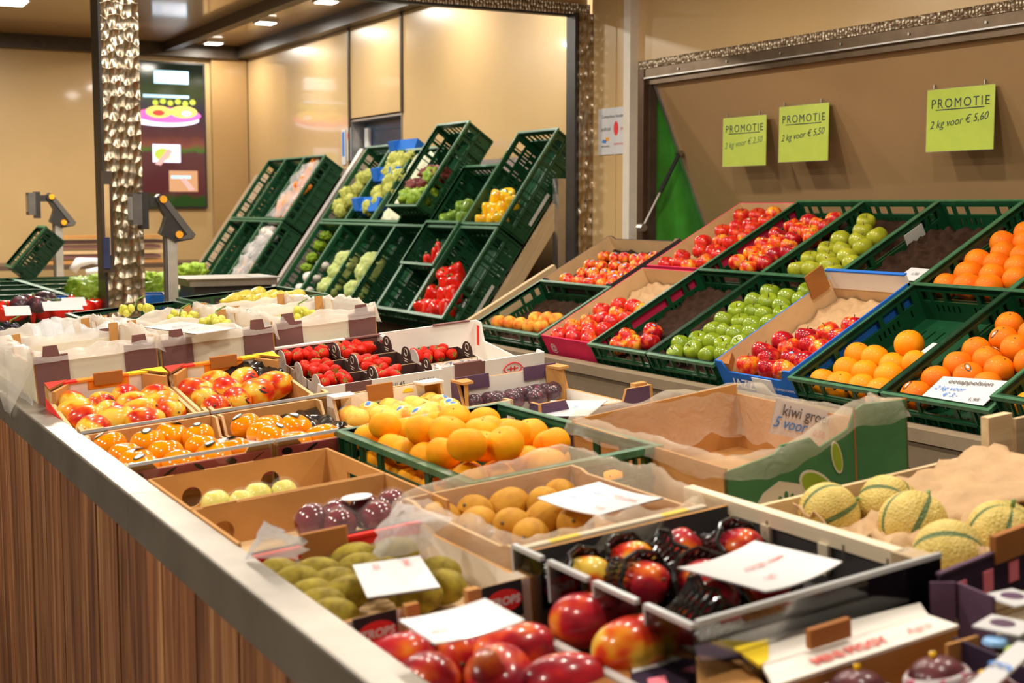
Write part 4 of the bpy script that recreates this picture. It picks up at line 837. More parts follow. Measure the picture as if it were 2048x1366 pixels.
fill(MM, Zc(mp), ['mandarin'], 'mandarin', .0345, -.016, (.008, .357, .008, .577, -.06, .06), 'orange mandarin heaped in the green counter crate', 'mandarin', 'mandarins in the counter crate', k=.90)
for i in range(11): fruit('mandarin', 'mandarin', MM @ Vector((.045 + .01 * (i % 2), .05 + .05 * i, -.072)), .033, 'orange mandarin heaped in the green counter crate', 'mandarin', 'mandarins in the counter crate')
for i in range(4): fruit('mandarin', 'mandarin', MM @ Vector((.11 + .065 * i, .05, -.075)), .033, 'orange mandarin heaped in the green counter crate', 'mandarin', 'mandarins in the counter crate')
# ---------- strawberries
def white_carton(M, label, D=.40, W=.33):
    o = carton(M, 'strawberry_carton', label, W, D, .060, .112, 'card_white', 'card_white', 'card_white', .005, group='white strawberry cartons')
    MB().box(.06, .13, -.002, 0, .02, .113).build('brown_print', 'card_mauve', o)
    for x in (.0, W): MB().box(x - .0055, x + .0055, D - .03, D - .015, .04, .10).build('red_print', 'card_red', o)
    return o
MS = C(.612, 3.135, B0, 8.5); so = white_carton(MS, 'white carton with six punnets of strawberries')
MB().box(.006, .324, .006, .394, .005, .040).build('punnet_layer', 'card_brown', so); MB().box(.01, .32, .392, .395, .03, .108).build('grey_lining', 'card_mauve', so); MB().box(.22, .33, .388, .402, .110, .114).build('brown_edge', 'card_mauve', so); MB().box(.0, .22, .388, .402, .110, .115).build('white_edge', 'card_white', so)
text('|||||| 45', .016, 'print_black', so, TL((.20, -.002, .09)) @ RX(90)); text('LOT 217', .014, 'ink_grey', so, TL((.28, -.002, .09)) @ RX(90))
def punnet(M, W, D, label, right=True, left=True, group='strawberry punnets', printed=False):
    o = thing('strawberry_punnet', M, label, 'punnet', group); h = .055; t = .002
    MB().box(0, W, 0, D, 0, t).build('punnet_base', 'card_brown', o)
    for y, m in ((0, 0), (D - t, 0)): MB().prism([(0, 0), (W, 0), (W, h), (0, h)], y, y + t, 'y').build('long_side', 'film_print' if (printed and y == 0) else 'card_brown', o)
    for x, on, m in ((0, left, 'card_grey'), (W - t, right, 'card_brown')):
        pl = [(0, 0), (D, 0), (D, h)] + ([(D * .5 + .032 * math.cos(math.pi * k / 8), h + .030 * math.sin(math.pi * k / 8)) for k in range(9)] if on else []) + [(0, h)]
        he_ = MB().prism(pl, x, x + t, 'x').build('handle_end', m, o)
        if on and x: MB().tube([(x - .0005, D * .5 + .010 * math.cos(k * .6), h + .014 + .010 * math.sin(k * .6)) for k in range(11)], .0012, 5).build('emblem', 'card_cream', he_); MB().box(x - .001, x, D * .5 - .014, D * .5 + .014, h - .006, h - .004).box(x - .001, x, D * .5 - .010, D * .5 + .010, h - .012, h - .010).build('emblem_lines', 'card_cream', he_)
    MB().prism([(0, h - .001), (W, h - .001), (W, h), (0, h)], -.0005, t + .0005, 'y').build('top_edge', 'kraft_light', o)
    return o
def voro():
    m, nt, p = newmat('film_print'); v = coords(nt); vo = N(nt, 'ShaderNodeTexVoronoi'); vo.inputs['Scale'].default_value = 160; L(nt, v, vo.inputs['Vector'])
    L(nt, ramp(nt, noise_tex(nt, v, 90, 1), [(.3, (.10, .14, .30)), (.45, (.75, .68, .62)), (.55, (.70, .66, .60)), (.7, (.65, .12, .06))]), p.inputs['Base Color']); p.inputs['Roughness'].default_value = .3
voro()
Zs = lambda pts: zm(520, 620, 6.827, pts)
PW, PD = .155, .125
berries = {(0, 2): [(340, 640), (370, 570), (440, 570), (490, 650), (590, 610), (620, 570), (750, 510), (790, 580), (720, 640), (830, 600)],
           (1, 2): [(980, 510), (1060, 500), (1090, 550), (1050, 610), (1220, 460), (1240, 550), (1190, 570), (1430, 500), (1380, 560), (1480, 520)],
           (0, 1): [(550, 850), (600, 770), (710, 810), (740, 720), (830, 680), (850, 820), (930, 780), (1030, 830), (650, 830)],
           (1, 1): [(1130, 700), (1290, 750), (1360, 690), (1510, 700), (1670, 710), (1430, 770), (1230, 770), (1590, 740)],
           (0, 0): [(730, 960), (850, 940), (950, 960), (1040, 950), (1130, 900), (1180, 970), (900, 990)],
           (1, 0): [(1370, 900), (1520, 890), (1590, 810), (1640, 890), (1740, 850), (1790, 830), (1450, 920)]}
rowl = {0: 'nearest', 1: 'middle', 2: 'furthest'}
for (i, j), pts in berries.items():
    Mq = MS @ TL((.009 + i * .157, .010 + j * .127, .040)); lab = '%s %s strawberry punnet in the white carton' % (rowl[j], ('left', 'right')[i])
    punnet(Mq, PW, PD, lab)
    fill(Mq, Zs(pts), ['strawberry'], 'strawberry', .0165, .058, (.004, PW - .004, .004, PD - .004, .05, .076), 'strawberry in the %s %s punnet' % (rowl[j], ('left', 'right')[i]), 'strawberry', 'strawberries in the %s %s punnet' % (rowl[j], ('left', 'right')[i]), rots=lambda i: ((RND.uniform(.6, 2.4) if i % 3 else RND.uniform(-.5, .7)), RND.uniform(-.6, .6), RND.uniform(0, 6.28)), k=.92)
ME = C(.950, 3.16, B0, 8.5); eo = white_carton(ME, 'nearly empty white carton holding one punnet of strawberries', W=.315)
text('HOOGSTRATEN', .022, 'print_black', eo, TL((.215, -.002, .048)) @ RX(90), 0, .0003); text('STRAWBERRIES', .011, 'ink_red', eo, TL((.215, -.002, .030)) @ RX(90))
em = [(.215 + .026 * math.cos(k * .314) * (1 if abs(math.cos(k * .314)) < .98 else 1.15), -.003, .080 + .016 * math.sin(k * .314)) for k in range(21)]
MB().tube(em, .0016, 5).build('emblem', 'print_red', eo); MB().box(.198, .232, -.003, -.001, .0785, .0805).box(.208, .211, -.003, -.001, .073, .086).box(.219, .222, -.003, -.001, .073, .086).build('emblem_bars', 'print_red', eo)
MB().box(.12, .19, .392, .3945, .035, .052).build('hand_slot', plain('slot_olive', (.10, .09, .04), .7), eo); MB().box(.17, .29, .390, .402, .111, .115).build('brown_edge', 'card_mauve', eo)
MB().box(.04, .12, -.003, .008, .06, .116).build('brown_tab', 'card_mauve', eo)
Me1 = ME @ TL((.045, .20, .006)); punnet(Me1, .17, .125, 'single strawberry punnet alone in the nearly empty white carton', printed=True)
Zt = lambda pts: zm(800, 620, 6.827, pts)
fill(Me1, Zt([(30, 590), (150, 550), (140, 610), (230, 580), (320, 610), (270, 650), (420, 510), (400, 600), (470, 590), (340, 560)]), ['strawberry'], 'strawberry', .0165, .058, (.004, .166, .004, .121, .05, .076), 'strawberry in the single punnet of the empty carton', 'strawberry', 'strawberries in the single punnet', rots=lambda i: ((RND.uniform(.6, 2.4) if i % 3 else RND.uniform(-.5, .7)), RND.uniform(-.6, .6), RND.uniform(0, 6.28)), k=.92)
# ---------- yellow citrus
MC = C(.560, 2.565); co = carton(MC, 'citrus_carton', 'white printed carton of yellow citrus fruit with tricolour stickers', .285, .395, .062, .115, 'card_white', 'kraft', 'kraft_light', .007)
MB().box(.03, .25, .383, .386, .03, .113).build('white_lining', 'card_white', co); MB().box(.10, .165, .380, .392, .090, .128).build('handle_flap', 'kraft_dark', co)
for cx, s in ((0, 1), (.285, -1)): MB().prism([(cx, .395), (cx + s * .06, .395), (cx + s * .055, .345), (cx, .345)], .114, .119, 'z').build('corner_flap', 'card_white', co)
text('CITRUS', .014, 'card_green', co, TL((.13, .3825, .078)) @ RX(90), 0, .001); MB().prism([(.205 + .014 * math.cos(k * .52), .098 + .010 * math.sin(k * .52)) for k in range(7)], .381, .383, 'y').build('yellow_print', 'card_yellow', co)
for y in (.05, .15, .25): MB().box(-.002, 0, y, y + .03, .03, .042).build('side_print', 'card_green', co)
Zd = lambda pts: zm(520, 620, 3.4133, pts)
fill(MC, Zd([(620, 695), (750, 720), (840, 695), (750, 665), (900, 665), (1000, 665), (1020, 615), (1090, 645), (1070, 690), (1180, 620), (1250, 605), (1330, 615), (1240, 675), (940, 705), (1160, 665), (1310, 650)]), ['citrus_st', 'citrus', 'citrus_st'], 'citrus_fruit', .0300, .068, (.008, .277, .008, .387, .06, .09), 'yellow citrus fruit in the white printed carton', 'citrus', 'citrus in the white carton', k=.93)
# ---------- plums
MU = C(.862, 2.485); po = carton(MU, 'plum_carton', 'purple carton of dark plums behind the mandarin crate', .30, .425, .060, .112, 'card_purple', 'card_white', 'kraft', .008, low=.085, endw=.07)
MB().box(.008, .10, .412, .417, .088, .122).build('purple_print', 'card_purple', po); MB().box(.20, .292, .412, .417, .088, .122).build('purple_print', 'card_purple', po)
for cx, s in ((0, 1), (.30, -1)):
    MB().prism([(cx, .425), (cx + s * .04, .425), (cx + s * .03, .36), (cx, .36)], .112, .118, 'z').build('corner_flap', 'kraft', po); MB().prism([(cx + s * .008, .37), (cx + s * .035, .415), (cx + s * .04, .41), (cx + s * .015, .365)], .02, .112, 'z').build('corner_post', 'kraft', po)
MB().box(.26, .292, .01, .03, .06, .118).build('corner_tab', 'kraft', po)
for k in range(3): MB().prism([(.09 + .02 * math.cos(t * .6) + .02 * k, .045 + .014 * math.sin(t * .6)) for t in range(10)], -.003, -.001, 'y').build('pink_print', 'card_pink', po)
fill(MU, Zt([(1060, 1070), (975, 1160), (1250, 1150), (1420, 1100), (1560, 1000), (1590, 1110), (1750, 1070), (1880, 1010), (1960, 1080), (1850, 1190), (1150, 1180), (1450, 1190), (1330, 1190), (1700, 1160), (2040, 1060), (2060, 1120)]), ['plum'], 'plum', .0225, .060, (.01, .29, .01, .41, .045, .08), 'dark plum in the purple carton', 'plum', 'plums in the purple carton', k=.93)
card_at((1175, 832), (1215, 800), (1140, 775), .09, MU, [('pruimen', .018, .5, .72, 'ink_grey', .1), ('1 kg', .014, .5, .4, 'ink_blue', .3)], 'white price card reading pruimen stuck in the plum carton')
# ---------- liners: thin plastic bags folded over a box rim
def liner(M, W, D, rim, name, label, mat='liner_white', bulge=.02, inside=.07, drop=.05, seed=0., amp=.014, puff=.0, group=None, near=1., left=1.):
    """rim(s) gives the height of the rim along the perimeter parameter; the film rises over it and hangs outside"""
    n = 120; per = 2 * (W + D); pts = []
    for k in range(n):
        s = per * k / n
        if s < W: q = (s, 0, 0, -1, 0)
        elif s < W + D: q = (W, s - W, 1, 0, 1)
        elif s < 2 * W + D: q = (2 * W + D - s, D, 0, 1, 2)
        else: q = (0, per - s, -1, 0, 3)
        pts.append(q)
    prof = [(-.75, -inside), (-.45, -inside * .8), (-.25, -inside * .4), (-.10, 0.), (-.03, bulge * .8), (.10, bulge), (.30, bulge * .2), (.42, -drop * .5), (.50, -drop)]
    rows = []
    for i, (o, dz) in enumerate(prof):
        row = []
        for k, (x, y, nx, ny, sd) in enumerate(pts):
            h = rim(x, y, sd); v = Vector((x * 9 + seed, y * 9, i * .30 + seed)); a = noise.noise(v); b = noise.noise(v * 2.6 + Vector((5, 5, 5))); c = noise.noise(Vector((k * .16 + seed, i * .1, seed))); c += .5 * noise.noise(Vector((k * .4 + seed, 3., seed)))
            out = o * .04 + amp * .7 * a * (1 if i > 2 else .5); z = h + dz * (1 + .7 * c if i in (3, 4, 5, 6) else 1 + .25 * c) + amp * (a * .8 + b * .5) * (1 if i > 1 else .3)
            f_ = near if sd == 0 else left if sd == 3 else 1.
            if i >= 6: z = h + (z - h) * f_; out = out * min(1., .3 + .7 * f_) + (.02 * (f_ - 1) if f_ > 1 else 0)
            if i >= 6 and puff: out += puff * (.5 + .5 * a)
            row.append((x + nx * out, y + ny * out, z))
        rows.append(row)
    o = MB().grid(rows, closed=True).build(name, mat, None, M, True); tag(o, label, 'bag', group); return o
def card_up(p00, p10, p01, Y, lines, label):
    """card standing upright in the plane Y"""
    A, B, C_ = [atY(*p, Y) for p in (p00, p10, p01)]; ex = B - A; ey = C_ - A; nrm = ex.cross(ey).normalized(); ey2 = nrm.cross(ex).normalized()
    return price_card(frame(A, ex, ey2), ex.length, ey.dot(ey2), lines, label)
# ---------- golden kiwis
MKy = C(.297, 1.565); ko = carton(MKy, 'kiwi_carton', 'kraft carton of golden kiwis lined with clear plastic', .318, .378, .110, .116, 'kraft', 'kraft', 'kraft_light', .006)
for x0, x1, m in ((.0, .05, 'card_cream'), (.05, .10, 'card_yellow'), (.10, .24, 'card_cream'), (.24, .285, 'card_yellow'), (.285, .318, 'card_cream')): MB().box(x0, x1, -.003, .010, .115, .119).build('printed_rim', m, ko)
liner(MKy, .312, .372, lambda x, y, sd: .112 + (.012 if sd in (1, 2) else 0), 'plastic_liner', 'clear plastic bag lining the golden kiwi carton', 'liner_clear', .022, .06, .05, 3., .016, left=1.8)
Ze = lambda pts: zm(740, 900, 2.9257, pts)
kyrot = lambda i: (1.2 + RND.uniform(-.4, .3), RND.uniform(-.3, .3), RND.uniform(0, 6.28))
fill(MKy, Ze([(430, 340), (690, 335), (630, 400), (820, 430), (920, 325), (1030, 255), (1010, 415), (1170, 430), (940, 505), (520, 300)]), ['kiwi_y', 'kiwi_y', 'kiwi_y', 'kiwi_yst'], 'golden_kiwi', .0300, .078, (.012, .306, .012, .366, .06, .095), 'golden brown kiwi in the plastic-lined carton', 'kiwi', 'golden kiwis', kyrot, k=1.0)
MB().box(.012, .306, .012, .366, .006, .045).build('padding', 'kraft', ko)
card_at((1075, 1000), (1200, 1035), (1165, 960), .122, MKy, [('kiwi geel', .015, .72, .7, 'ink_red', 0), ('5 voor', .013, .3, .65, 'ink_blue', .3), ('€ 2,-', .013, .25, .35, 'ink_blue', .3), ('0,55', .012, .8, .2, 'ink_red', 0)], 'large white price card lying on the golden kiwis', curl=.004)
# ---------- green kiwi box without fruit in view
MG = C(.782, 1.735, B0, 0, -1.5); go = thing('kiwi_carton', MG, 'tall green printed kiwi carton with a plastic liner, behind the melons', 'box')
W_, D_ = .40, .50
MB().box(0, W_, 0, D_, 0, .006).build('base', 'kraft', go)
MB().prism([(0, 0), (D_, 0), (D_, .12), (0, .115)], 0, .005, 'x').build('side_panel', 'kraft', go); MB().prism([(0, 0), (D_, 0), (D_, .12), (.10, .12), (.06, .165), (0, .175)], W_ - .005, W_, 'x', 0, 1, 0).build('side_panel', ['kraft', 'card_green'], go)
MB().prism([(0, 0), (W_, 0), (W_, .14), (0, .125)], D_ - .005, D_, 'y').build('end_panel', 'kraft', go)
MB().prism([(0, 0), (W_, 0), (W_, .172), (.30, .178), (.28, .17), (.265, .14), (.20, .118), (.18, .138), (.12, .135), (.105, .122), (0, .108)], 0, .005, 'y', 0, 1).build('end_panel', ['card_green', 'kraft'], go)
def decal(poly, m, d=.002, nm='printed_motif'): MB().prism(poly, -d, -d + .0012, 'y').build(nm, m, go)
def ell(cx, cz, rx, rz, a=0, n=20): c, s = math.cos(R(a)), math.sin(R(a)); return [(cx + rx * math.cos(6.2832 * k / n) * c - rz * math.sin(6.2832 * k / n) * s, cz + rx * math.cos(6.2832 * k / n) * s + rz * math.sin(6.2832 * k / n) * c) for k in range(n)]
decal([(.03, .0), (.20, .0), (.20, .03), (.16, .060), (.11, .075), (.075, .060), (.05, .03)], 'card_cream', .0022)
decal(ell(.19, .050, .045, .024, -38), 'card_cream', .0026); decal(ell(.19, .050, .040, .020, -38), 'print_green', .003); decal(ell(.205, .043, .016, .010, -55), 'print_red', .0036)
decal(ell(.235, .095, .011, .030, 12), 'card_cream', .0026); decal(ell(.235, .095, .009, .026, 12), 'print_green', .003)
for k in range(5): decal(ell(.10 + .011 * k, .035 + .006 * (2 - abs(k - 2)), .004, .009, 40 - 20 * k), 'card_green', .003)
decal([(.276, 0), (.279, 0), (.279, .176), (.276, .176)], 'kraft_dark', .0016, 'panel_seam'); text('KIWI', .02, 'ink_red', go, TL((.11, -.003, .012)) @ RX(90))
liner(MG, W_ - .004, D_ - .004, lambda x, y, sd: (.118 + .05 * min(1, max(0, x - .12) / .15) if sd == 0 else .122 + (.04 * (y < .1) if sd == 1 else 0)), 'plastic_liner', 'cream plastic bag hanging open in the green kiwi carton', 'liner_clear', .014, .085, .022, 11., .016)
card_up((1540, 866), (1655, 890), (1562, 800), 1.93, [('kiwi groen', .030, .55, .72, 'ink_grey', 0), ('5 voor', .030, .28, .35, 'ink_blue', .3), ('0,50', .018, .8, .25, 'ink_red', 0)], 'white price card reading kiwi groen standing in the green carton')
# ---------- green kiwis by the steel edge
MKg = C(.0, 1.482); kg = carton(MKg, 'kiwi_carton', 'white and red carton of green kiwis beside the steel edge', .272, .345, .098, .106, 'card_white', 'card_white', 'kraft', .006, low=.085, endw=.085)
MB().box(.0, .272, .334, .345, .106, .110).build('red_edge', 'card_red', kg); MB().box(.0, .272, .346, .350, .02, .112).build('black_edge', 'card_black', kg); MB().box(.006, .266, .3375, .339, .092, .106).build('red_border', 'card_red', kg)
MB().prism([(.08, .330), (.145, .330), (.15, .335), (.145, .340), (.08, .340), (.075, .335)], .090, .128, 'z').build('handle_flap', 'kraft_dark', kg)
for x in (.018, .195): MB().box(x, x + .058, -.003, -.001, .060, .108).build('black_print', 'print_black', kg); MB().prism(ell(x + .03, .084, .026, .015, 0), -.0045, -.003, 'y').build('red_oval', 'print_red', kg); text('TROPS', .015, 'print_white', kg, TL((x + .03, -.0048, .084)) @ RX(90), .15, .0004)
MB().box(.115, .165, -.004, -.001, .068, .082).build('red_patch', 'card_red', kg)
for x in (.085, .17): MB().box(x, x + .018, -.012, .0, .0, .112).build('kraft_post', 'kraft', kg)
Zf = lambda pts: zm(480, 1040, 3.0118, pts)
fill(MKg, Zf([(245, 330), (465, 325), (330, 385), (680, 235), (560, 395), (610, 455), (930, 205), (420, 460), (490, 515), (1080, 465), (1200, 315), (1220, 405), (560, 570), (720, 300), (860, 330), (1000, 400)]), ['kiwi_g', 'kiwi_g', 'kiwi_g', 'kiwi_g', 'kiwi_gst'], 'green_kiwi', .024, .085, (.006, .266, .006, .336, .07, .10), 'fuzzy green kiwi in the white and red carton', 'kiwi', 'green kiwis', lambda i: (1.45 + RND.uniform(-.2, .2), RND.uniform(-.2, .2), 1.0 + RND.uniform(-.6, .6)), k=1.0)
MB().box(.008, .264, .008, .336, .006, .055).build('padding', 'kraft_light', kg)
card_at((705, 1130), (735, 1195), (835, 1104), .125, MKg, [('kiwi', .014, .2, .75, 'ink_red', 0), ('0,25', .012, .2, .3, 'ink_red', 0)], 'white price card on the green kiwis with faint red writing')
# plastic bag remnants
def bag(M, base, top, n, seed, label, mat='bag_haze', spread=1.):
    rows = []; b = [Vector(p) for p in base]; t = Vector(top); m = len(b)
    for j in range(n + 1):
        f = j / n; row = []
        for i in range(m * 5):
            e = i / 5; p = b[int(e) % m].lerp(b[(int(e) + 1) % m], e % 1); q = p.lerp(t, f ** .8); d = noise.noise(q * 60 + Vector((seed, 0, 0))); row.append(tuple(q + Vector((d, noise.noise(q * 60 + Vector((0, seed, 3))), .4 * d)) * .012 * (1.2 - f)))
        rows.append(row)
    return tag(MB().grid(rows, closed=True).build('plastic_bag', mat, None, M, True), label, 'bag')
def cp(x, y, w): u, v = hit(CF, x, y, w); return (u, v, w)
bag(CF, [cp(490, 1120, .0), cp(600, 1115, -.0), cp(615, 1085, .03), cp(530, 1080, .02)], cp(528, 1042, .06), 8, 4., 'peaked clear plastic bag end by the steel edge')
bag(CF, [cp(760, 1115, .0), cp(850, 1100, .0), cp(900, 1040, .03), cp(800, 1000, .03), cp(750, 1060, .02)], cp(810, 1045, .055), 8, 9., 'crumpled clear plastic bag between green and golden kiwis')
# ---------- big mangoes at the bottom of the picture
MMg = C(.0, 1.06); bo = carton(MMg, 'mango_carton', 'kraft carton of large red mangoes nearest the viewer', .215, .405, .070, .070, 'kraft', 'kraft', 'kraft_light', .006)
MB().box(.206, .217, .02, .40, .070, .077).build('grey_edge', 'card_grey', bo)
fill(MMg, Zf([(1000, 840), (1330, 810), (1790, 770), (1660, 910), (1230, 970), (1430, 930)]), ['mango_r'], 'large_mango', .0405, .062, (.006, .209, .006, .40, .055, .075), 'large red mango in the nearest kraft carton', 'mango', 'large red mangoes', lambda i: (1.3 + RND.uniform(-.3, .3), RND.uniform(-.3, .3), RND.uniform(-.6, 1.2)), k=.98)
card_at((870, 1292), (1050, 1245), (815, 1240), .145, MMg, [('mango', .016, .3, .35, 'ink_red', 0), ('2 voor', .014, .35, .7, 'ink_blue', .3)], 'white price card on the large red mangoes', curl=.003)
# ---------- mangoes in black foam nets
MN = C(.302, 1.172); no = thing('mango_carton', MN, 'black-lined carton of mangoes in black foam nets', 'box')
MB().box(0, .345, 0, .385, 0, .045).build('base', 'card_black', no); MB().box(0, .006, .006, .379, 0, .05).build('side_panel', 'card_darkpurple', no); MB().box(.349, .353, .006, .379, 0, .112).build('side_panel', 'card_black', no)
MB().prism([(0, 0), (.345, 0), (.345, .116), (0, .116)], .379, .385, 'y', 0, 0, 1).build('end_panel', ['card_black', 'kraft'], no); MB().box(.0, .345, 0, .006, 0, .06).build('end_panel', 'card_darkpurple', no)
def net_sleeve(M, r, l, label):
    o = thing('foam_net', M, label, 'net sleeve', 'black foam nets'); mb = MB(); n = 28
    for s in (1, -1):
        for k in range(n):
            mb.tube([(r * (1.0 + .18 * (abs(j / 8 - .5) * 2) ** 2) * math.cos(2 * math.pi * k / n + s * j * .045), r * (1.0 + .18 * (abs(j / 8 - .5) * 2) ** 2) * math.sin(2 * math.pi * k / n + s * j * .045), -l + 2 * l * j / 8) for j in range(9)], 0.0023, 5)
    mb.build('net_strands', 'foil_black', o)
    for z in (-l, l): MB().tube([(r * 1.17 * math.cos(k * .3927), r * 1.17 * math.sin(k * .3927), z + .004 * (-1) ** k) for k in range(17)], .0036, 6).build('net_rim', 'foil_black', o)
    return o
Zg = lambda pts: zm(1020, 1000, 3.303, pts)
nets = [((590, 440), .2, .9, .4), ((1170, 560), .5, .9, -.2), ((1310, 730), .9, .7, .9), ((820, 520), .3, 1.2, .2), ((1010, 370), .6, .8, 1.), ((1480, 350), .5, 1., .2), ((400, 400), .4, 1.1, .5), ((1650, 560), .7, .8, -.5)]
P = [Vector((*hit(MN, *Zg([p[0]])[0], .075), .075)) for p in nets]; relax(P, .040, (.006, .339, .006, .379, .06, .09), 60, 1.0)
for i, (p, nt_) in enumerate(zip(P, nets)):
    from mathutils import Euler
    rot = Euler((nt_[2], nt_[1] - .4, nt_[3])); lab = ['mango in a black foam net showing orange skin at the back left', 'mango in a black foam net showing pink skin in the middle', 'netted mango with a black label at the near edge', 'netted mango between the orange and pink ones', 'netted mango at the back of the black carton', 'netted mango partly under the price card at the back', 'netted mango against the left clear divider', 'netted mango under the near side of the price card'][i]
    m = fruit('mango_pb' if i in (0, 6) else 'mango_r', 'netted_mango', MN @ p, .035, lab, 'mango', 'mangoes in black nets', (MN.to_3x3() @ rot.to_matrix()).to_euler())
    net_sleeve(TL(MN @ p) @ (MN.to_3x3() @ rot.to_matrix()).to_4x4() @ TL((0, 0, -.012)), .0375, .030, 'black foam net around the ' + lab.replace('netted ', '').replace('in a black foam net ', ''))
    if i in (2, 7): MB().lathe([(.5, 1.02), (.4, 1.10), (.02, 1.13)], 14).build('fruit_label', 'print_black', m); text('Mango', .22, 'print_white', m, TL((0, 0, 1.14)))
card_at((1530, 1192), (1685, 1132), (1400, 1128), .125, MN, [('mango super', .014, .62, .55, 'ink_red', 0), ('1,95', .012, .35, .25, 'ink_red', 0)], 'white price card lying over the netted mangoes', curl=.006)
pn = thing('acrylic_divider', C(.268, 1.13), 'notched clear divider along the netted mangoes', 'divider', 'clear dividers on the counter')
MB().box(0, .003, 0, .40, 0, .11).build('pane', 'acrylic', pn)
for y0, y1 in ((0., .088), (.106, .195), (.210, .302), (.320, .395)): MB().box(0, .003, y0, y1, .11, .135).build('pane_tooth', 'acrylic', pn); MB().box(-.002, .005, y0, y1, .135, .141).build('top_edge', 'acrylic_edge', pn); MB().box(-.001, .004, y1, y1 + .004, .085, .138).build('tooth_edge', 'acrylic_edge', pn)
po2 = acrylic_pane(C(.295, 1.158), .37, .125, 'clear divider in front of the netted mangoes')
# red and yellow fruit seen through the notched divider
for i, (x, y, k, lab) in enumerate([(1225, 1225, 'mango_r', 'red mango seen through the notched divider'), (1325, 1275, 'mango_pb', 'yellow mango seen through the notched divider')]):
    u, v = hit(CF, x, y, -.03); fruit(k, 'loose_mango', CF @ Vector((min(max(u, .22), .26), v, -.03)), .036, lab, 'mango', None, (1.3, .2, .4 + i))
# ---------- melons in a wooden crate
MW = C(.690, 1.205); wo = thing('wooden_crate', MW, 'pale wooden crate of striped melons at the right', 'crate')
WW, WD = .62, .455
MB().box(0, WW, 0, WD, .0, .008).build('crate_floor', 'pale_wood', wo)
MB().box(-.046, -.036, .0, WD, .103, .120).build('side_slat', 'pale_wood_y', wo); MB().box(-.046, -.028, .0, WD, .120, .124).build('side_cap', 'pale_wood_y', wo); MB().box(-.018, -.010, .02, WD, .012, .05).build('side_slat', 'pale_wood_y', wo)
for y in (.13, .25, .36): MB().prism([(y, .105), (y + .018, .105), (y + .018, .074), (y + .013, .062), (y + .005, .062), (y, .074)], -.050, -.042, 'x').build('peg', 'pale_wood_y', wo)
for y in (.10, .255, .02): MB().box(-.0475, -.046, y, y + .003, .095, .112).build('staple', 'steel', wo)
MB().box(-.050, -.020, -.03, .012, -.0, .124).build('corner_post', 'pale_wood', wo)
MB().box(.0, WW, WD - .010, WD, .010, .068).build('end_board', 'pale_wood', wo); MB().box(WW - .01, WW + .05, WD - .012, WD + .006, .0, .130).build('corner_post', 'pale_wood', wo); MB().box(WW + .05, WW + .09, WD - .02, WD - .01, .05, .12).build('end_slat', 'pale_wood', wo)
MB().box(.02, WW, .0, .010, .010, .055).build('end_board', 'pale_wood', wo)
def melonmat():
    m, nt, p = newmat('melon_skin'); v = coords(nt); vo = N(nt, 'ShaderNodeTexVoronoi', _feature='DISTANCE_TO_EDGE'); vo.inputs['Scale'].default_value = 9; L(nt, rnd_offset(nt, v), vo.inputs['Vector'])
    base = ramp(nt, noise_tex(nt, v, 1.6, 4), [(.35, (.56, .42, .09)), (.6, (.72, .54, .16)), (.75, (.72, .42, .10))])
    g = N(nt, 'ShaderNodeSeparateXYZ'); L(nt, v, g.inputs[0]); at = N(nt, 'ShaderNodeMath', _operation='ARCTAN2'); L(nt, g.outputs['Y'], at.inputs[0]); L(nt, g.outputs['X'], at.inputs[1])
    mu = N(nt, 'ShaderNodeMath', _operation='MULTIPLY'); mu.inputs[1].default_value = 5; L(nt, at.outputs[0], mu.inputs[0]); co_ = N(nt, 'ShaderNodeMath', _operation='COSINE'); L(nt, mu.outputs[0], co_.inputs[0])
    mk = ramp(nt, co_.outputs[0], [(.0, (1, 1, 1)), (.004, (0, 0, 0))]); mk2 = N(nt, 'ShaderNodeMath', _operation='LESS_THAN'); mk2.inputs[1].default_value = -.90; L(nt, co_.outputs[0], mk2.inputs[0])
    mx = N(nt, 'ShaderNodeMix', _data_type='RGBA'); mx.inputs['B'].default_value = (.10, .16, .045, 1); L(nt, mk2.outputs[0], mx.inputs['Factor']); L(nt, base, mx.inputs['A'])
    ed = ramp(nt, vo.outputs['Distance'], [(.0, (.72, .60, .34)), (.08, (.5, .5, .5))]); mx2 = N(nt, 'ShaderNodeMix', _data_type='RGBA', _blend_type='OVERLAY'); mx2.inputs['Factor'].default_value = .6
    L(nt, mx.outputs['Result'], mx2.inputs['A']); L(nt, ed, mx2.inputs['B']); L(nt, mx2.outputs['Result'], p.inputs['Base Color']); p.inputs['Roughness'].default_value = .6; bump(nt, p, vo.outputs['Distance'], .35, .05)
melonmat()
FR['melon'] = [('melon', ball(ellprof(.98, 18, .93, .05, .03), 40, lambda t, i: 1 + .035 * math.cos(5 * t)).mesh('melon', 'melon_skin', True)), stem('stem', [(0, 0, .9), (.02, 0, 1.02), (.06, .03, 1.12)], .07, 'stem_green')]
Zh = lambda pts: zm(1560, 820, 3.594, pts)
fill(MW, Zh([(330, 735), (775, 690), (960, 820), (1220, 1060), (1600, 900)]), ['melon'], 'melon', .050, .048, (-.01, .62, .0, .445, .042, .058), 'netted yellow melon with green stripes in the wooden crate', 'melon', 'melons in the wooden crate', lambda i: [(.3, 1.1, 0), (1.1, -.4, .3), (.5, .4, 1.), (1.2, .9, .3), (.25, -.2, .7)][i], k=.96)
tray(MW, .14, .60, .03, .42, .055, 'pulp_kraft', 'torn kraft pulp tray beside the melons', cup=.16, depth=.03, seed=6.)
crumple(MW, [(.25, .22, .05), (.55, .18, .07), (.60, .42, .085), (.33, .40, .07)], .016, 'pulp_kraft', 'packing_paper', 'crumpled kraft packing paper in the melon crate', 'paper', seed=8, thick=.002)
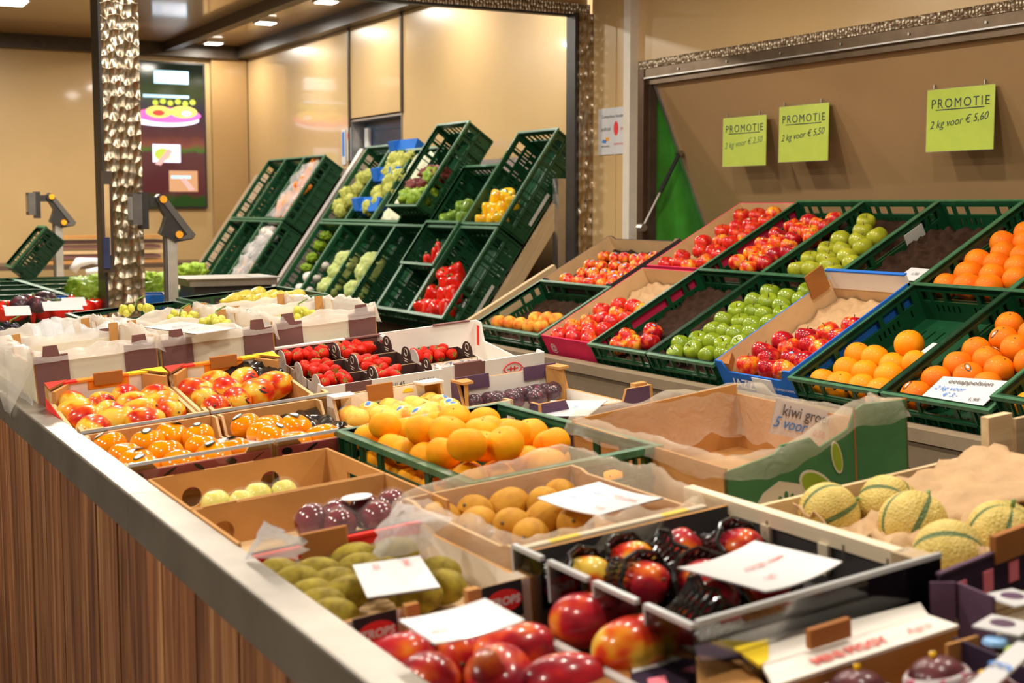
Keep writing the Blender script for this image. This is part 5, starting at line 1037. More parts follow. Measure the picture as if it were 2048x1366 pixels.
# ---------- boxes in the lower right corner
MX = C(.300, .985, B0 - .0); xo = thing('white_lid_carton', MX, 'white lidded carton printed MINI PIGGY in front of the netted mangoes', 'box')
def cq(x, y, w, M=MX): I = M.inverted(); return I @ (CF @ Vector(cp(x, y, w)))
def quad(name, pix, w, mat, parent, M, th=.004):
    ps = [cq(x, y, w, M) for x, y in pix]; up = [tuple(p) for p in ps]; dn = [(p.x, p.y, p.z - th) for p in ps]; n = len(ps)
    return MB().add(up + dn, [tuple(range(n)), tuple(range(2 * n - 1, n - 1, -1))] + [(i, n + i, n + (i + 1) % n, (i + 1) % n) for i in range(n)]).build(name, mat, parent)
quad('lid_flap', [(1526, 1332), (1856, 1229), (1918, 1250), (1546, 1372)], -.035, 'card_white', xo, MX)
quad('front_strip', [(1540, 1280), (1840, 1205), (1856, 1229), (1526, 1330)], -.038, 'card_white', xo, MX)
quad('yellow_patch', [(1468, 1295), (1537, 1277), (1537, 1318), (1520, 1330)], -.037, 'card_yellow', xo, MX)
a, b = cq(1596, 1336, -.034), cq(1800, 1270, -.034); d = (b - a); ang = math.degrees(math.atan2(d.y, d.x))
text('MINI PIGGY', .021, 'ink_red', xo, TL((a + b) / 2 + Vector((0, 0, .0015))) @ RZ(ang), 0, .0010); a2 = cq(1835, 1258, -.034); text('Agro', .018, 'ink_red', xo, TL(a2 + Vector((0, 0, .0015))) @ RZ(ang), .3)
p0, p1 = cq(1622, 1300, -.03), cq(1705, 1275, -.03); MB().box(0, (p1 - p0).length, 0, .008, 0, .022).build('handle_flap', 'kraft_dark', xo, TL(p0) @ RZ(ang))
p0, p1 = cq(1546, 1372, -.037), cq(1918, 1252, -.037); MB().box(0, (p1 - p0).length, .0, .004, -.06, 0).build('front_panel', 'kraft', xo, TL(p0) @ RZ(ang)); MB().box(0, .30, 0, .14, .0, .004).build('base', 'kraft', xo)
# kraft and purple corner at the bottom edge
MZ = C(.215, .97); zo = thing('fig_carton', MZ, 'kraft carton with a dark purple printed flap at the bottom edge', 'box')
def pq(pix, w, mat, nm, th=.004): return quad(nm, pix, w, mat, zo, MZ, th)
pq([(1150, 1342), (1258, 1310), (1262, 1372), (1150, 1380)], -.045, 'kraft_dark', 'kraft_flap'); pq([(1264, 1336), (1360, 1312), (1376, 1345), (1376, 1380), (1262, 1380)], -.045, 'card_darkpurple', 'purple_flap')
pq([(1264, 1336), (1360, 1312), (1362, 1320), (1264, 1345)], -.044, 'print_white', 'white_lettering', .001); pq([(1295, 1358), (1330, 1350), (1338, 1378), (1300, 1380)], -.044, 'card_rose', 'pink_motif', .001)
pq([(1380, 1300), (1480, 1320), (1540, 1380), (1376, 1380)], -.055, 'kraft', 'kraft_lid'); pq([(1385, 1290), (1445, 1282), (1490, 1312), (1400, 1322)], -.040, 'card_darkpurple', 'purple_corner'); MB().box(0, .07, 0, .12, 0, .05).build('carton_body', 'kraft', zo)
# purple cartons with pink logos at the right edge
MV = C(.70, .90); vo_ = thing('purple_carton', MV, 'dark purple carton with pink logos in front of the melons', 'box')
def wallq(nm, pa, pb, w0, w1, mat, parent, M, th=.004):
    A = cq(*pa, w1, M); B = cq(*pb, w1, M); v = B - A; an = math.degrees(math.atan2(v.y, v.x)); l = math.hypot(v.x, v.y)
    return MB().box(0, l, 0, th, w0 - w1, 0).build(nm, mat, parent, TL(A) @ RZ(an)), l
wl, l1 = wallq('far_panel', (1880, 1150), (2070, 1075), -.065, -.002, 'card_darkpurple', vo_, MV)
for k in range(3): MB().box(.03 + k * .055, .05 + k * .055, -.002, 0, -.045, -.018).build('pink_logo', 'card_rose', wl)
MB().box(.11, .20, -.003, .006, -.014, .022).build('handle_flap', 'kraft_dark', wl); MB().box(.0, l1, -.001, .006, -.001, .002).build('purple_rim', 'card_purple', wl)
wallq('inner_flap', (1860, 1165), (1910, 1165), -.085, -.01, 'card_purple', vo_, MV); wallq('inner_flap', (1912, 1165), (1985, 1195), -.09, -.012, 'card_purple', vo_, MV)
wallq('side_panel', (1905, 1275), (2060, 1340), -.10, -.03, 'card_darkpurple', vo_, MV); wallq('kraft_corner', (1895, 1290), (1958, 1272), -.09, -.03, 'kraft', vo_, MV); MB().box(0.02, .40, 0.02, .25, -.0, .006).build('base', 'card_black', vo_)
for (x, y, m) in ((1990, 1285, 'sticker_blue'), (2035, 1305, 'print_green')): q = cq(x, y, -.028, MV); MB().lathe([(.014, 0), (.012, .004), (.002, .005)], 12).build('printed_berry', m, vo_, TL(q))
for i, (x, y, lab) in enumerate([(2025, 1195, 'purple fruit label on white paper at the right edge'), (2005, 1250, 'round white fruit sticker with purple berries at the right edge')]):
    q = CF @ Vector(cp(x, y, -.02)); t = thing('paper_tag', TL(q) @ RZ(20 * i), lab, 'tag'); MB().box(-.03, .025, -.03, .022, 0, .002).build('tag_paper', 'paper_white', t); MB().lathe([(.014, .002), (.013, .003), (.002, .0035)], 14).build('tag_print', 'card_purple', t)
card_at((1960, 1400), (2080, 1290), (1935, 1370), .0, CF, [('3', .035, .5, .45, 'ink_blue', .3)], 'white price card with a blue figure in the bottom right corner')
# mangosteens wrapped in printed paper
fruitmat('mangosteen_skin', [(.3, (.06, .012, .018)), (.7, (.15, .04, .045))], (6, 6, 6), 1.5, .35, .3)
FR['mangosteen'] = [('mangosteen', ball(ellprof(.92, 14, .9, .05, .03), 22).mesh('mangosteen', 'mangosteen_skin', True)), ('paper_wrap', MB().lathe([(.6, -.8), (.95, -.55), (1.05, -.1), (1.08, .25), (1.0, .42)], 22, lobe=lambda t, i: 1 + .04 * math.sin(9 * t)).mesh('paper_wrap', fruitmat('wrap_paper', [(.40, (.60, .56, .55)), (.52, (.55, .50, .50)), (.60, (.45, .08, .14))], (14, 14, 14), 1.6, .5, .2), True)), stem('stem', [(0, 0, .85), (0, 0, 1.05)], .12, 'pepper_yellow')]
for i, (x, y, lab) in enumerate([(1700, 1372, 'dark fruit in printed paper, left of the three at the bottom'), (1860, 1345, 'dark fruit with a yellow stem in printed paper at the bottom'), (1955, 1380, 'dark fruit in printed paper cut by the bottom edge')]):
    u, v = hit(CF, x, y, -.05); fruit('mangosteen', 'wrapped_fruit', CF @ Vector((u, v - .012, -.060)), .034, lab, 'fruit', 'paper-wrapped dark fruit', (-.2, .1, i))
# ================================================================== grape boxes with white liners, far half of the counter
def grape_box(u, v, W, D, hh, label, tilt=0., seed=1., near=.2, left=1.):
    M = C(u, v, B0, tilt); o = thing('grape_carton', M, label, 'box', 'grape cartons with white liners'); t = .005
    MB().box(0, W, 0, D, 0, t).build('base', 'card_cream', o)
    for x, m0, m1 in ((0, 0, 1), (W - t, 1, 0)): MB().prism([(0, 0), (D, 0), (D, hh), (D - .07, hh), (D - .08, hh - .035), (.08, hh - .035), (.07, hh), (0, hh)], x, x + t, 'x', m0, m1, 2).build('side_panel', ['card_cream', 'card_white', 'kraft'], o)
    for y in (0, D - t): MB().box(t, W - t, y, y + t, 0, hh - .03).build('end_panel', 'card_cream', o)
    for x0, x1 in ((.004, .085), (W - .085, W - .004)):
        MB().prism([(x0, .0), (x1, .0), (x1, hh - .012), (x1 - .02, hh - .012), (x1 - .024, hh + .012), (x0 + .024, hh + .012), (x0 + .02, hh - .012), (x0, hh - .012)], -.004, 0, 'y').build('corner_print', 'card_mauve', o)
    for x in (.01, W - .035): MB().box(x, x + .025, D - .012, D - .006, hh - .05, hh + .01).build('corner_tab', 'kraft', o)
    MB().tube([(.055 + .028 * math.cos(k * .3142), -.006, hh * .5 + .028 * math.sin(k * .3142)) for k in range(21)], .002, 5).build('round_emblem', 'card_orange', o)
    liner(M, W, D, lambda x, y, sd: hh - .02 + (.01 if sd in (1, 3) else 0), 'grape_bag', label.replace('carton', 'liner of the carton', 1) if False else 'white plastic liner of the ' + label.split(' carton')[0].replace('white-lined ', '') + ' grape box', 'liner_white', .022, .07, .040, seed, .016, puff=.004, near=near, left=left)
    return M
gl = [(-.005, 3.49, 'white-lined front grape carton at the steel edge'), (.315, 3.50, 'white-lined front middle grape carton'), (.64, 3.55, 'white-lined front right grape carton')]
for i, (u, v, lab) in enumerate(gl): grape_box(u, v, .31, .40, .245, lab, seed=2. + 3 * i, left=3.2 if i == 0 else 1.)
for i, (u, v, lab) in enumerate([(.0, 3.93, 'white-lined second-row grape carton at the steel edge'), (.33, 3.95, 'white-lined second-row middle grape carton'), (.66, 3.98, 'white-lined second-row right grape carton')]): grape_box(u, v, .315, .40, .225, lab, seed=20. + 3 * i)
for i, (u, v, lab) in enumerate([(.02, 4.38, 'white-lined third-row grape carton at the steel edge'), (.36, 4.40, 'white-lined third-row middle grape carton'), (.70, 4.42, 'white-lined third-row right grape carton')]): grape_box(u, v, .32, .40, .165, lab, seed=40. + 3 * i)
fruitmat('grape_white', [(.3, (.50, .50, .05)), (.7, (.72, .66, .10))], (6, 6, 6), 1.5, .2, .5); fruitmat('grape_black', [(.3, (.010, .010, .018)), (.7, (.04, .03, .05))], (6, 6, 6), 1.5, .3, .3)
FR['grape_w'] = [('grape', ball(ellprof(1.1, 10, .95), 12).mesh('grape', 'grape_white', True))]; FR['grape_k'] = [('grape', ball(ellprof(1.05, 10, .95), 12).mesh('grape', 'grape_black', True))]
def bunch(M, c, kind, n, r, lab, seed):
    rr = random.Random(seed); o = thing('grape_bunch', M @ TL(c), lab, 'grapes', 'grape bunches')
    for i in range(n):
        a = rr.uniform(0, 6.28); d = rr.uniform(0, 1) ** .5 * r * 3.2; link('grape', FR[kind][0][1], o, TL((d * math.cos(a) * 1.5, d * math.sin(a), rr.uniform(-r, r) + r * 1.5 * (1 - d / (r * 3.3)))) @ Matrix.Scale(r, 4))
    MB().tube([(0, 0, r), (.01, .01, r * 3), (.04, .01, r * 4)], .0025, 5).build('bunch_stem', 'stem_green', o)
for i, (x, y, w, k, lab) in enumerate([(430, 648, .105, 'grape_w', 'pale grapes behind the white card in the liners'), (595, 632, .085, 'grape_w', 'pale yellow grapes in the right grape box'), (270, 622, .085, 'grape_w', 'pale grapes in the back of the white liners'), (18, 664, .07, 'grape_k', 'black grapes at the left edge of the picture'), (360, 640, .08, 'grape_w', 'yellow grapes beside the folded white liner')]):
    u, v = hit(CF, x, y, w); bunch(CF, (u, v, w), k, 16, .012, lab, i)
card_at((392, 668), (472, 656), (425, 634), .128, CF, [('druiven', .02, .5, .62, 'ink_grey', 0), ('1,95', .02, .35, .3, 'ink_grey', 0)], 'white price card on the grape liners')
for i, (x, y) in enumerate([(200, 668), (245, 660), (95, 660), (120, 655)]):
    u, v = hit(CF, x, y, .10); rows = [[(u + (a - 4) * .011 + .004 * math.sin(a * 2.3 + i), v + .008 * math.sin(a * 1.9 + i) + .012 * j, .05 + .018 * j + .010 * math.cos(a * .9 + i) * (j > 2)) for a in range(9)] for j in range(5)]
    tag(MB().grid(rows).build('paper_bag', 'bag_haze', None, CF, True), ['blue-white paper bag folded among the liners, left of centre', 'blue-white paper bag standing among the liners', 'small white paper bag near the black grapes', 'white paper bag fold behind the front left grape box'][i], 'bag').modifiers.new('t', 'SOLIDIFY').thickness = .001
# clear plastic tub hugging the steel edge
tb = thing('clear_tub', C(-.02, 3.46, B0 + .02), 'clear plastic bag bulging over the steel edge at the left', 'bag')
rows = [[(-.012 * math.sin(j * .6) - .012 + .004 * noise.noise(Vector((i * .7, j * .6, 1))), .0 + .022 * i, .012 + .012 * j + .004 * noise.noise(Vector((i * .5, j, 4)))) for i in range(20)] for j in range(10)]
MB().grid(rows).build('bag_side', 'bag_haze', tb, None, True); MB().grid([[(x + .008 * j, -.004 + .006 * math.sin(j + x * 60), .012 + .012 * j) for x in [-.012 + .014 * k for k in range(8)]] for j in range(8)]).build('bag_end', 'bag_haze', tb, None, True)
# ---------- pears
MPr = CF @ TL((.995, 5.25, .012)); crate(MPr, .45, .60, .13, 'green crate of pears behind the grape boxes')
crate(CF @ TL((.52, 5.24, .0)), .45, .60, .12, 'green crate left of the pears, mostly hidden by white liners')
fill(MPr, zm(360, 400, 4.876, [(520, 990), (640, 960), (760, 930), (800, 990), (900, 950), (1000, 960), (1110, 950), (700, 1010)]), ['pear'], 'pear', .038, -.012, (.02, .43, .02, .58, -.06, .01), 'yellow-green pear in the green crate', 'pear', 'pears in the green crate', lambda i: (1.5 + RND.uniform(-.2, .2), RND.uniform(-.3, .3), 4.4 + RND.uniform(-.8, .8)), k=1.0)
MB().box(.02, .43, .02, .58, -.115, -.06).build('padding_tray', 'kraft', None, MPr)
tag(bpy.data.objects['padding_tray'], 'brown padding under the pears in the green crate', 'padding')
card_at((480, 622), (530, 626), (510, 606), .0, MPr, [('conference', .012, .5, .5, 'ink_grey', 0)], 'white price card in the pear crate')
# ---------- far crates with peppers, lettuce and tomatoes
def FC(x, y, z=-.43): return TL((x, y, H + z))
far = [(.68, 6.52), (.68, 6.94), (.68, 7.36), (.68, 7.78), (.68, 8.2), (1.29, 6.94), (1.29, 7.36), (1.29, 7.78), (1.29, 8.2)]
fl_ = ['far green crate on the left side of the far counter, first row', 'far green crate, left side, second row', 'far green crate, left side, third row', 'far green crate, left side, fourth row', 'far green crate, left side, last row', 'far green crate with lettuce behind the column, first row', 'far green crate behind the column, second row', 'far green crate behind the column, third row', 'far green crate behind the column, last row']
for (x, y), lab in zip(far, fl_): crate(FC(x, y), .585, .40, .12, lab, 'far green crates')
crate(TL(atY(24, 532, 8.5)) @ RY(-50), .30, .26, .15, 'green crate standing tilted on the far counter by the small scale', 'far green crates', True)
for i in range(14):
    x = .70 + .057 * (i % 12); fruit('red_pepper' if i % 3 else 'long_pepper', 'red_pepper', Vector((x, 6.36 + .06 * (i % 2), H - .47)), .042, 'red pepper on the far counter beyond the white liners', 'pepper', 'far red peppers')
for i, (x, y) in enumerate([(165, 580), (195, 572), (205, 590), (180, 595)]):
    p = atZ(x, y, H - .43); fruit('lettuce', 'lettuce', p, .085, 'head of lettuce left of the steel column', 'lettuce', 'lettuces by the column')
for i, (x, y) in enumerate([(315, 565), (320, 585), (375, 548), (390, 545)]):
    p = atZ(x, y, H - .44); fruit('lettuce', 'green_herb', p, .08, ['leafy greens right of the steel column', 'leafy greens beside the scale pole', 'leafy greens behind the scale platter', 'leafy greens at the foot of the vegetable rack'][i], 'greens', None)
dt = thing('side_table', TL((2.1, 8.4, 0)), 'small table of leafy greens at the foot of the vegetable rack', 'table'); MB().box(0, .75, 0, .9, H - .56, H - .52).build('table_top', 'grey_wood', dt)
for x in (.02, .69):
    for y in (.02, .84): MB().box(x, x + .04, y, y + .04, 0, H - .56).build('table_leg', 'steel', dt)
for i, (x0, x1, y, lab) in enumerate([(1.19, 1.30, 6.55, 'blue carton left of the steel column'), (1.31, 1.44, 6.50, 'low blue carton in front of the steel column'), (1.60, 1.74, 6.60, 'blue carton between column and scale')]):
    o = carton(TL((x0, y, H - .55)), 'blue_carton', lab, x1 - x0, .2, .10 - .03 * (i == 1), .12 - .03 * (i == 1), 'card_blue', 'card_blue', 'card_white', .006, group='small blue cartons')
for i, (x, y, lab) in enumerate([(35, 622, 'white card among the far peppers at the left edge'), (125, 612, 'long white card lying on the far red peppers'), (148, 604, 'white card in front of the blue carton')]):
    p = atZ(x, y, H - .42); t = thing('price_card', TL(p) @ RX(35), lab, 'price card', 'white price cards'); MB().box(-.05 - .03 * (i == 1), .05 + .03 * (i == 1), -.03, .03, 0, .002).build('card', 'paper_white', t)
for i, (x, y) in enumerate([(40, 610), (60, 605), (85, 598), (95, 600), (75, 610)]):
    p = atZ(x, y, H - .44); fruit('plum', 'wrapped_aubergine', p, .045, 'shiny film-wrapped vegetable in the far crate', 'vegetable', 'film-wrapped vegetables')
# magazines / flattened cartons by the end wall
pb = thing('flat_carton_stack', TL((2.30, 12.6, H - .52)), 'stack of flattened cartons behind the column', 'carton stack')
for k in range(6): MB().box(-.12 + .02 * (k % 3), .95 - .03 * (k % 2), 0, .3, .045 * k, .045 * k + .03).build('flat_carton', ['kraft', 'card_mauve', 'kraft_light', 'card_mauve', 'card_brown', 'kraft'][k], pb)
ft = thing('far_table', TL((1.5, 12.4, 0)), 'low table carrying flattened cartons by the end wall', 'table'); MB().box(0, 2.2, 0, .7, H - .56, H - .52).build('table_top', 'brown_panel', ft)
for x in (.03, 2.13): 
    for y in (.03, .63): MB().box(x, x + .04, y, y + .04, 0, H - .56).build('table_leg', 'steel', ft)
wb = thing('white_plastic_bag', TL(atY(185, 535, 9.2)), 'white plastic bag lying on the far crates', 'bag')
MB().tube([(-.13, 0, -.02), (-.09, 0, .035), (.0, .0, .045), (.12, 0, .03)], [.03, .035, .02, .03], 10).tube([(-.05, -.03, -.03), (.06, -.03, -.02), (.2, 0, .06)], [.02, .03, .035], 8).build('bag_folds', 'paper_white', wb, None, True)
# a narrow label hanging on the column
tg = thing('hanging_tickets', TL((1.335, 6.27, H - .30)), 'bundle of paper tickets hanging at the left edge of the column', 'tickets'); MB().box(0, .05, -.02, 0, .0, .46).build('ticket_strip', 'dark_trim', tg); MB().box(.012, .035, -.026, -.02, .08, .40).build('ticket_front', 'kraft_light', tg); MB().box(.0, .03, -.03, -.02, .02, .16).build('blue_ticket', plain('ticket_blue', (.03, .04, .12), .6), tg)
# ---------- scales with a display head on a pole
def scale(M, k, label, platter=True):
    o = thing('shop_scale', M @ Matrix.Scale(k, 4), label, 'scale', 'counter scales')
    MB().box(-.035, .035, -.03, .03, -.16, .42).build('pole', 'aluminium', o); MB().box(-.045, -.030, -.03, .03, -.16, .42).build('pole_side', 'grey_plastic', o)
    arm = MB().prism([(-.075, .44), (.02, .38), (.135, .40), (.155, .43), (-.045, .69), (-.075, .70), (-.10, .675), (-.10, .66), (-.035, .55), (-.05, .50)], -.045, .045, 'y').build('arm', 'black_plastic', o)
    MB().prism([(.02, .395), (.14, .405), (.155, .43), (-.045, .69), (-.09, .69), (.10, .43)], -.052, -.045, 'y').build('arm_cover', 'grey_plastic', arm)
    dh = MB().box(-.26, -.20, -.075, .075, .50, .70).build('display_head', 'grey_plastic', o); MB().box(-.20, -.155, -.06, .06, .47, .71).build('display_back', 'black_plastic', o); MB().box(-.16, -.06, -.03, .03, .62, .68).build('display_neck', 'black_plastic', o)
    MB().box(-.262, -.26, -.06, .06, .53, .68).build('display_glass', 'acrylic_edge', dh)
    for x, z in ((-.055, .665), (.045, .432)): MB().tube([(x, -.06, z), (x, -.045, z)], .024, 16).build('orange_cap', 'orange_button', arm)
    if platter:
        MB().box(.10, .60, -.05, .33, .03, .035).box(.10, .60, -.05, -.045, .035, .075).box(.10, .60, .325, .33, .035, .075).box(.10, .105, -.045, .325, .035, .075).box(.595, .60, -.045, .325, .035, .075).build('platter', 'steel', o); MB().box(.07, .63, -.07, .35, .075, .08).build('platter_rim', 'steel', o)
        MB().box(.12, .58, 0, .28, -.06, .03).build('scale_body', 'white_trim', o)
    return o
scale(TL((1.600, 6.08, H - .42)), .68, 'counter scale with dark angled display arm right of the steel column', False)
scale(TL((1.68, 9.2, H - .415)), .72, 'second scale far off at the left, left of the column', False)
pl = thing('scale_platter', TL((1.70, 6.14, H - .40)), 'steel scale platter standing behind the pear crate', 'platter')
MB().box(0, .42, 0, .30, .03, .034).box(0, .42, 0, .004, .034, .062).box(0, .42, .296, .30, .034, .062).box(0, .004, .004, .296, .034, .062).box(.416, .42, .004, .296, .034, .062).build('platter_pan', 'steel', pl); MB().box(-.02, .44, -.02, .32, .062, .067).build('platter_rim', 'steel', pl)
MB().box(.30, .42, .0, .12, .068, .07).build('receipt', 'paper_white', pl); MB().box(.03, .40, .03, .28, -.06, .03).build('platter_base', 'black_plastic', pl)
# ================================================================== the steep vegetable rack
thin_plastic('bag_veg', (.85, .82, .80), .72, .12, .2, 40, 1.)
plain('liner_pale', (.50, .52, .36), .6)
rk = thing('vegetable_rack', RF @ TL((0, 0, -.24)), 'steep wooden rack of green vegetable crates along the door wall', 'rack')
MB().box(-.05, 1.30, 0, 5.2, -.02, 0).build('back_board', 'brown_panel', rk)
MB().box(-.12, 1.22, -.05, -.012, -.06, .03).build('side_board', 'pale_wood', rk); MB().box(-.10, 1.36, 3.13, 3.20, -.03, .16).build('divider_strip', 'aluminium', rk); MB().box(-.10, 1.20, 5.16, 5.62, .10, .12).build('end_board', 'grey_wood', rk)
RI = rk.matrix_world.inverted()
MB().box(3.34, 4.39, 6.74, 11.95, .10, H - .86, 0, RI).build('plinth', 'brown_panel', rk)
MB().box(3.99, 4.04, 6.66, 6.72, .0, H + .16, 0, RI).build('support_post', 'aluminium', rk)
PT = .47; GR = 'green crates in the vegetable rack'
def rcell(row, k, dx=0., dz=0.): return RF @ TL((row * .635 + dx, k * PT + .005, dz))
names = ['nearest', 'second', 'third', 'fourth', 'fifth', 'sixth']
what0 = ['red peppers', 'pointed red peppers', 'nothing', 'cauliflower', 'pale cabbage', 'mushrooms']; what1 = ['yellow peppers', 'green artichokes', 'lettuce', 'white paper', 'romanesco', 'romanesco']
for k in range(6):
    lo = crate(rcell(0, k), .60, .45, .20, '%s lower rack crate, holding %s' % (names[k], what0[k]), GR, True)
    if k == 2: hi_ = crate(RF @ TL((.675, 2 * PT + .005, .13)), .64, .45, .22, 'raised third upper rack crate, holding lettuce', GR, True)
    else: hi_ = crate(rcell(1, k), {1: .42, 3: .60, 4: .60}.get(k, .66), .45, .20, '%s upper rack crate, holding %s' % (names[k], what1[k]), GR, True)
    if k == 0:
        for c_ in (lo, hi_): MB().box(.10, .32, -.014, -.010, -.178, -.158).build('lit_slot', 'sticker_grey', c_)  # pale strip painted for the lit background showing through the hand slot
crate(RF @ TL((.32, 1 * PT + .01, .02)), .30, .44, .14, 'short green crate of pointed peppers set on the second lower rack crate', GR, True)
for k in range(3):
    y = 3.66 + k * PT; nm = ['nearest', 'middle', 'furthest'][k]
    crate(RF @ TL((0, y, 0)), .60, .45, .20, '%s lower crate of the far rack group' % nm, GR, True); crate(RF @ TL((.635, y, 0)), .62, .45, .20, '%s upper crate of the far rack group' % nm, GR, True)
def veg(row_M, pts, kinds, name, r, z, lim, lab, cat, grp, **k): return fill(row_M, pts, kinds, name, r, z, lim, lab, cat, grp, **k)
V5 = lambda p: zm(740, 230, 4.876, p); V6 = lambda p: zm(600, 420, 4.018, p); V3 = lambda p: zm(380, 230, 5.06, p)
def RL(row, k): return (row * .635 + .01, row * .635 + .60, k * PT - .03, k * PT + .49, -.17, -.02)
veg(RF, V5([(1230, 830), (1350, 800), (1220, 960), (1290, 920), (1110, 1010), (1200, 1020), (1370, 870), (1280, 1010), (1150, 960)]), ['yellow_pepper'], 'yellow_pepper', .046, -.07, RL(1, 0), 'yellow pepper in the nearest upper rack crate', 'pepper', 'yellow peppers in the rack')
veg(RF, V5([(800, 1000), (880, 930), (940, 900), (900, 1010), (760, 1030)]), ['green_pepper'], 'green_pepper', .042, -.07, RL(1, 1), 'green vegetable in the second upper rack crate', 'vegetable', 'green vegetables in the rack')
veg(RF, V5([(430, 850), (520, 860), (390, 880), (490, 800)]), ['lettuce'], 'lettuce', .085, .05, (.70, 1.2, 2 * PT + .02, 2 * PT + .44, -.02, .09), 'light green lettuce in the third upper rack crate', 'lettuce', 'green lettuces in the rack')
veg(RF, V5([(600, 640), (420, 740), (660, 610), (560, 690)]), ['red_lettuce'], 'red_lettuce', .07, .05, (.80, 1.3, 2 * PT + .02, 2 * PT + .44, -.02, .09), 'dark red lettuce in the third upper rack crate', 'lettuce', 'red lettuces in the rack')
crumple(RF, [(.65, 3 * PT + .05, -.06), (.65, 3 * PT + .42, -.06), (1.2, 3 * PT + .40, -.02), (1.2, 3 * PT + .1, -.02)], .03, 'liner_pale', 'lining_paper', 'white lining paper in the fourth upper rack crate', 'paper', seed=3, thick=.003)
veg(RF, V5([(300, 420), (390, 390), (430, 340), (220, 560), (300, 560), (80, 800), (150, 780), (180, 750), (20, 880), (340, 470), (250, 620)]), ['romanesco'], 'romanesco', .060, -.03, RL(1, 4), 'pale green romanesco in the fifth upper rack crate', 'romanesco', 'romanesco in the fifth rack crate')
veg(RF, V3([(1750, 680), (1700, 760), (1560, 830), (1640, 850), (1500, 900), (1560, 940), (1800, 640)]), ['romanesco'], 'romanesco', .058, -.06, RL(1, 5), 'pale green romanesco in the sixth upper rack crate', 'romanesco', 'romanesco in the sixth rack crate')
for i, (x, y, lab) in enumerate([(.72, 4, 'blue carton at the bottom of the fifth upper rack crate'), (.98, 4, 'blue carton in the middle of the fifth upper rack crate'), (1.22, 4, 'blue carton at the top of the fifth upper rack crate')]):
    o = thing('blue_carton', RF @ TL((x, y * PT + .02, -.08)), lab, 'box', 'blue cartons in the rack'); MB().prism([(0, 0), (.10, .03), (.10, .10), (.0, .07)], .0, .40, 'y').build('carton_side', 'card_blue', o); MB().prism([(.0, .07), (.10, .10), (.06, .14)], .30, .40, 'y').build('carton_flap', 'card_blue', o)
veg(RF, V6([(1260, 500), (1170, 540), (1180, 620), (1070, 680), (1160, 720), (1250, 600), (970, 830), (1040, 820), (1110, 800), (1220, 690), (1190, 790)]), ['red_pepper'], 'red_pepper', .052, -.06, RL(0, 0), 'large red pepper in the nearest lower rack crate', 'pepper', 'red peppers in the rack')
veg(RF, V6([(1120, 330), (1080, 370), (1020, 430), (1100, 400), (1060, 420)]), ['long_pepper'], 'pointed_pepper', .035, -.03, RL(0, 1), 'pointed red pepper in the second lower rack crate', 'pepper', 'pointed peppers in the rack', k=.7)
veg(RF, V6([(600, 520), (690, 490), (570, 640), (520, 730), (640, 580), (700, 540)]), ['cauliflower'], 'cauliflower', .088, -.05, (.01, .40, 3 * PT - .02, 3 * PT + .48, -.15, .01), 'white-green cauliflower in the fourth lower rack crate', 'cauliflower', 'cauliflowers in the rack')
veg(RF, V6([(450, 500), (510, 450), (400, 570), (330, 650), (320, 730), (390, 660), (290, 600)]), ['cauliflower'], 'pale_cabbage', .085, -.05, (.01, .40, 4 * PT - .02, 4 * PT + .48, -.15, .01), 'pale green cabbage in the fifth lower rack crate', 'cabbage', 'pale cabbages in the rack')
veg(RF, V6([(60, 600), (130, 630), (220, 540), (30, 640), (100, 580)]), ['mushroom'], 'mushroom_pack', .055, -.06, RL(0, 5), 'shiny pack of mushrooms in the sixth lower rack crate', 'mushrooms', 'mushroom packs in the rack')
veg(RF, V6([(190, 220), (160, 260), (50, 410), (70, 440)]), ['lettuce'], 'green_celery', .05, -.10, RL(0, 5), 'yellow-green leafy vegetable in the sixth lower rack crate', 'vegetable', 'leafy vegetables in the rack')
GL = lambda row, k: (row * .635 + .01, row * .635 + .60, 3.66 + k * PT, 3.66 + k * PT + .45, -.16, -.0)
cp_ = V3([(1050, 800), (980, 880), (900, 950), (1150, 700), (1200, 560), (1100, 740), (1000, 940), (950, 900), (1180, 640), (1060, 860), (920, 980), (1130, 800), (1230, 500), (850, 980)])
fill(RF, cp_, ['carrot'], 'carrot', .075, -.04, GL(1, 0), 'orange carrot bagged in the nearest far upper rack crate', 'carrot', 'carrots in the rack', k=.35, rots=lambda i: (.2 + RND.uniform(-.3, .3), .6 + RND.uniform(-.3, .3), RND.uniform(-.6, .6)))
crumple(RF, [(.66, 3.67, -.02), (.66, 4.09, -.02), (1.2, 4.09, -.02), (1.2, 3.67, -.02)], .04, 'bag_veg', 'carrot_bag', 'clear plastic bags over the carrots in the far rack', 'bag', seed=6, thick=.001)
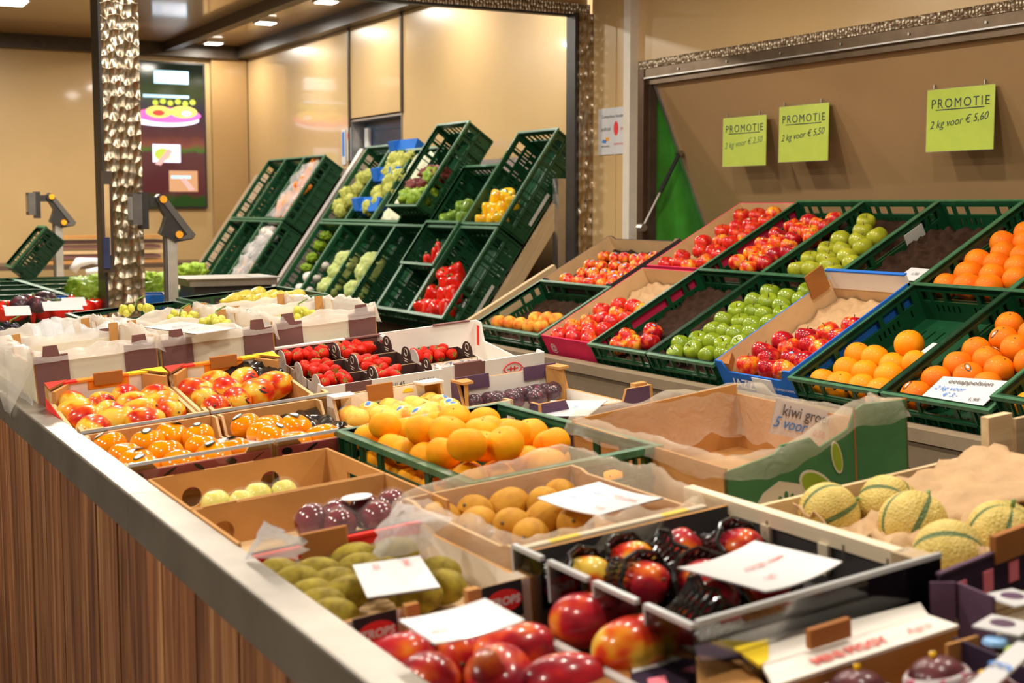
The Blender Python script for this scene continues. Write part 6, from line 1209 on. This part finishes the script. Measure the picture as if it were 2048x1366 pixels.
crumple(RF, [(.05, 3.67, -.03), (.05, 4.09, -.03), (.5, 4.09, -.03), (.5, 3.67, -.03)], .05, 'bag_veg', 'vegetable_bag', 'clear bags of pale vegetables in the nearest far lower rack crate', 'bag', seed=9, thick=.001)
fill(RF, V3([(720, 1200), (800, 1170), (650, 1300), (700, 1290), (830, 1230)]), ['mushroom'], 'pale_vegetable', .055, -.06, GL(0, 0), 'pale bagged vegetable in the far lower rack crate', 'vegetable', 'pale bagged vegetables')
fill(RF, zm(360, 400, 4.876, [(620, 640), (520, 740), (680, 690)]), ['carrot'], 'carrot', .06, -.05, GL(0, 0), 'orange carrot in the far lower rack crate', 'carrot', 'carrots in the far lower crate', k=.35, rots=lambda i: (.2, .6, RND.uniform(-.6, .6)))

# ================================================================== labels that single out each fruit in its box
def px_of(p): d = (p - EYE); k = d.dot(_fw); return 1024 + FPX * d.dot(_rt) / k, 683 + SY - FPX * d.dot(_up) / k
ORD = ['first', 'second', 'third', 'fourth', 'fifth', 'sixth', 'seventh', 'eighth', 'ninth', 'tenth', 'eleventh', 'twelfth', 'thirteenth', 'fourteenth', 'fifteenth']
from collections import defaultdict
byl = defaultdict(list)
for o in bpy.data.objects:
    if o.parent is None and o.get('label'): byl[o['label']].append(o)
for lab, obs in byl.items():
    if len(obs) < 2: continue
    q = sorted([(px_of(o.matrix_world.translation), o) for o in obs], key=lambda t: -t[0][1])
    nrow = max(1, round(math.sqrt(len(q) * .8))); per = math.ceil(len(q) / nrow)
    for r in range(0, len(q), per):
        row = sorted(q[r:r + per], key=lambda t: t[0][0]); ri = r // per; last = r + per >= len(q)
        for i, (_, o) in enumerate(row):
            rw = '' if nrow == 1 else (', front row' if ri == 0 else ', back row' if last else ', %s row' % ORD[ri])
            sfx = rw + (' leftmost' if i == 0 else ' rightmost' if i == len(row) - 1 else ' %s from left' % ORD[i])
            wd = lab.split(); n = 16 - len(sfx.replace(',', ' ').split()); o['label'] = (' '.join(wd[:n]) if len(wd) > n else lab) + sfx
